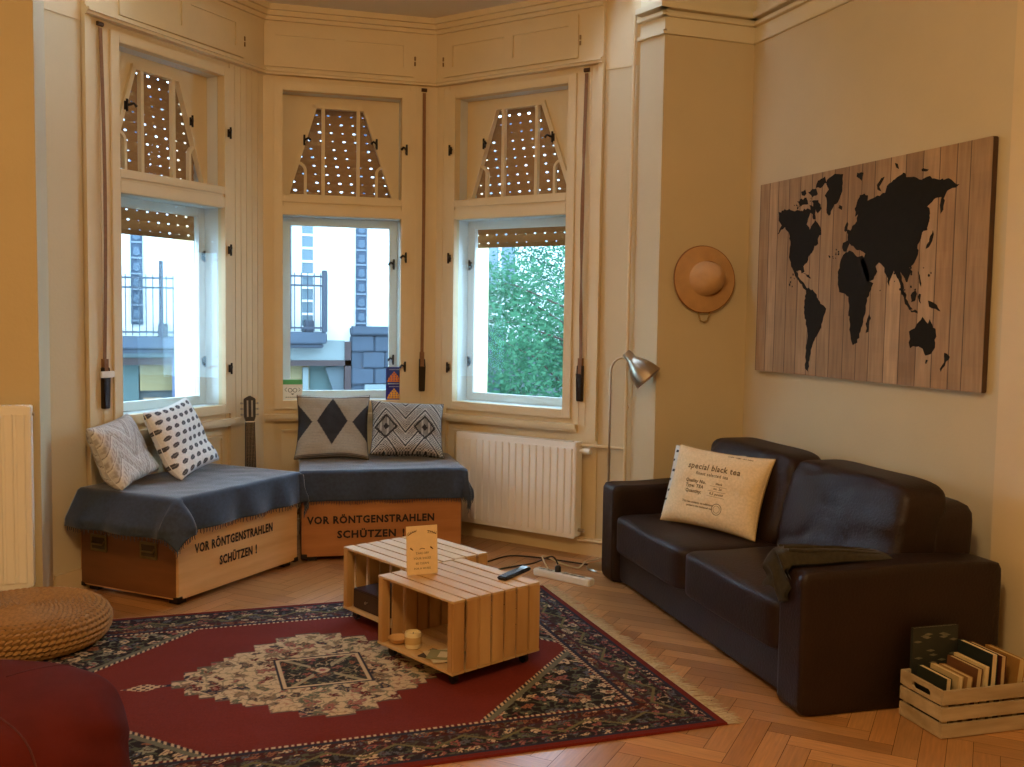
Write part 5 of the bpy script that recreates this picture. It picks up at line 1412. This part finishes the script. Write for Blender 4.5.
    b = MB(); b.prism([(2.62, z(.5)), (2.95, z(.54)), (2.95, z(-.3)), (2.88, z(-.3))], .05, .1, 'y'); b.build('awning_side', pmat('awning_grey', '#4b555a', .7, .1, 4), t)
    MB().box(2.22, 2.32, .1, .2, z(-2), z(.5)).build('shop_mullion', CW, t); MB().box(1.3, 2.95, -.1, .1, z(-.2), z(-.12)).build('shop_rail', RB, t)
    # rusticated stone corner
    b = MB()
    for i in range(8):
        for j in range(6):
            x0 = 3.07+j*.42+(.2 if i % 2 else 0); b.box(x0, x0+.41, -.12, .1, z(1.1)-.3*(i+1), z(1.1)-.3*i-.012)
    b.build('stone_base', BLUEG, t, bevel=.02)
    MB().box(3.05, 6, -.06, .1, 0, z(1.1)).box(3.05, 6, -.18, .1, z(1.1), z(1.26)).build('stone_cap', BLUEG, t, bevel=.03)
    MB().box(3.3, 3.75, -.2, -.12, z(-3), z(.2)).build('pale_shop_door', CW, t)
    return t
house()
LEAF1, LEAF2 = leaf_mat('leaf_fresh', '#4b7255'), leaf_mat('leaf_cool', '#406652'); BARK = pmat('bark', '#483a2e', .9, .3, 12, .3, 40)
def tree(label, loc, h, cr, crz, seed, mt, n, z0):
    t = thing('street_tree', label, 'tree', loc, 0, 'trees outside the right window'); rnd = random.Random(seed)
    pts = [(0, 0, 0), (.04, .02, h*.3), (-.03, .05, h*.6), (.02, 0, h*.92)]
    MB().tube(pts, [.11, .07, .035, .01], 10).build('trunk', BARK, t, smooth=60)
    b = MB(); tips = []
    for i in range(26):
        zz = z0+(h-z0)*rnd.random()*.8; a = rnd.random()*2*pi; l = cr*rnd.uniform(.5, 1); e = Vector((cos(a)*l, sin(a)*l, rnd.uniform(.1, .7)*l))
        p = Vector((0, 0, zz)); b.tube([p, p+e*.5+Vector((0, 0, .1)), p+e], [.016, .009, .004], 5); tips.append((p, e))
    b.build('branches', BARK, t, smooth=60)
    b = MB(); vs = []; fs = []
    for i in range(n):
        if rnd.random() < .75:
            p, e = rnd.choice(tips); q = p+e*rnd.uniform(.35, 1.1)+Vector((rnd.gauss(0, .22), rnd.gauss(0, .22), rnd.gauss(0, .22)))
        else:
            a = rnd.random()*2*pi; c = rnd.uniform(-1, 1); r = rnd.random()**.4; s_ = sqrt(1-c*c); q = Vector((cos(a)*s_*cr*r, sin(a)*s_*cr*r, (h+z0)/2+c*(h-z0)/2*r))
        d = Vector((rnd.gauss(0, 1), rnd.gauss(0, 1), rnd.gauss(0, .6)-.3)).normalized(); u = d.orthogonal().normalized(); l = rnd.uniform(.05, .1); w_ = l*.5
        o = len(vs); vs += [tuple(q), tuple(q+d*l*.5+u*w_*.5), tuple(q+d*l), tuple(q+d*l*.5-u*w_*.5)]; fs.append((o, o+1, o+2, o+3))
    b.add(vs, fs)
    me = bpy.data.meshes.new('foliage'); me.from_pydata(vs, [], fs); me.materials.append(mt); o = bpy.data.objects.new('foliage', me); COL.objects.link(o); o.parent = t
tree('bright green street tree filling the right bay window', (4.75, 11.6, -3.1), 5.6, 1.7, 2, 3, LEAF1, 30000, 1.6)
tree('cooler green street tree farther right behind the bright one', (6.7, 15.0, -3.1), 6.6, 2.0, 2, 6, LEAF2, 24000, 1.8)
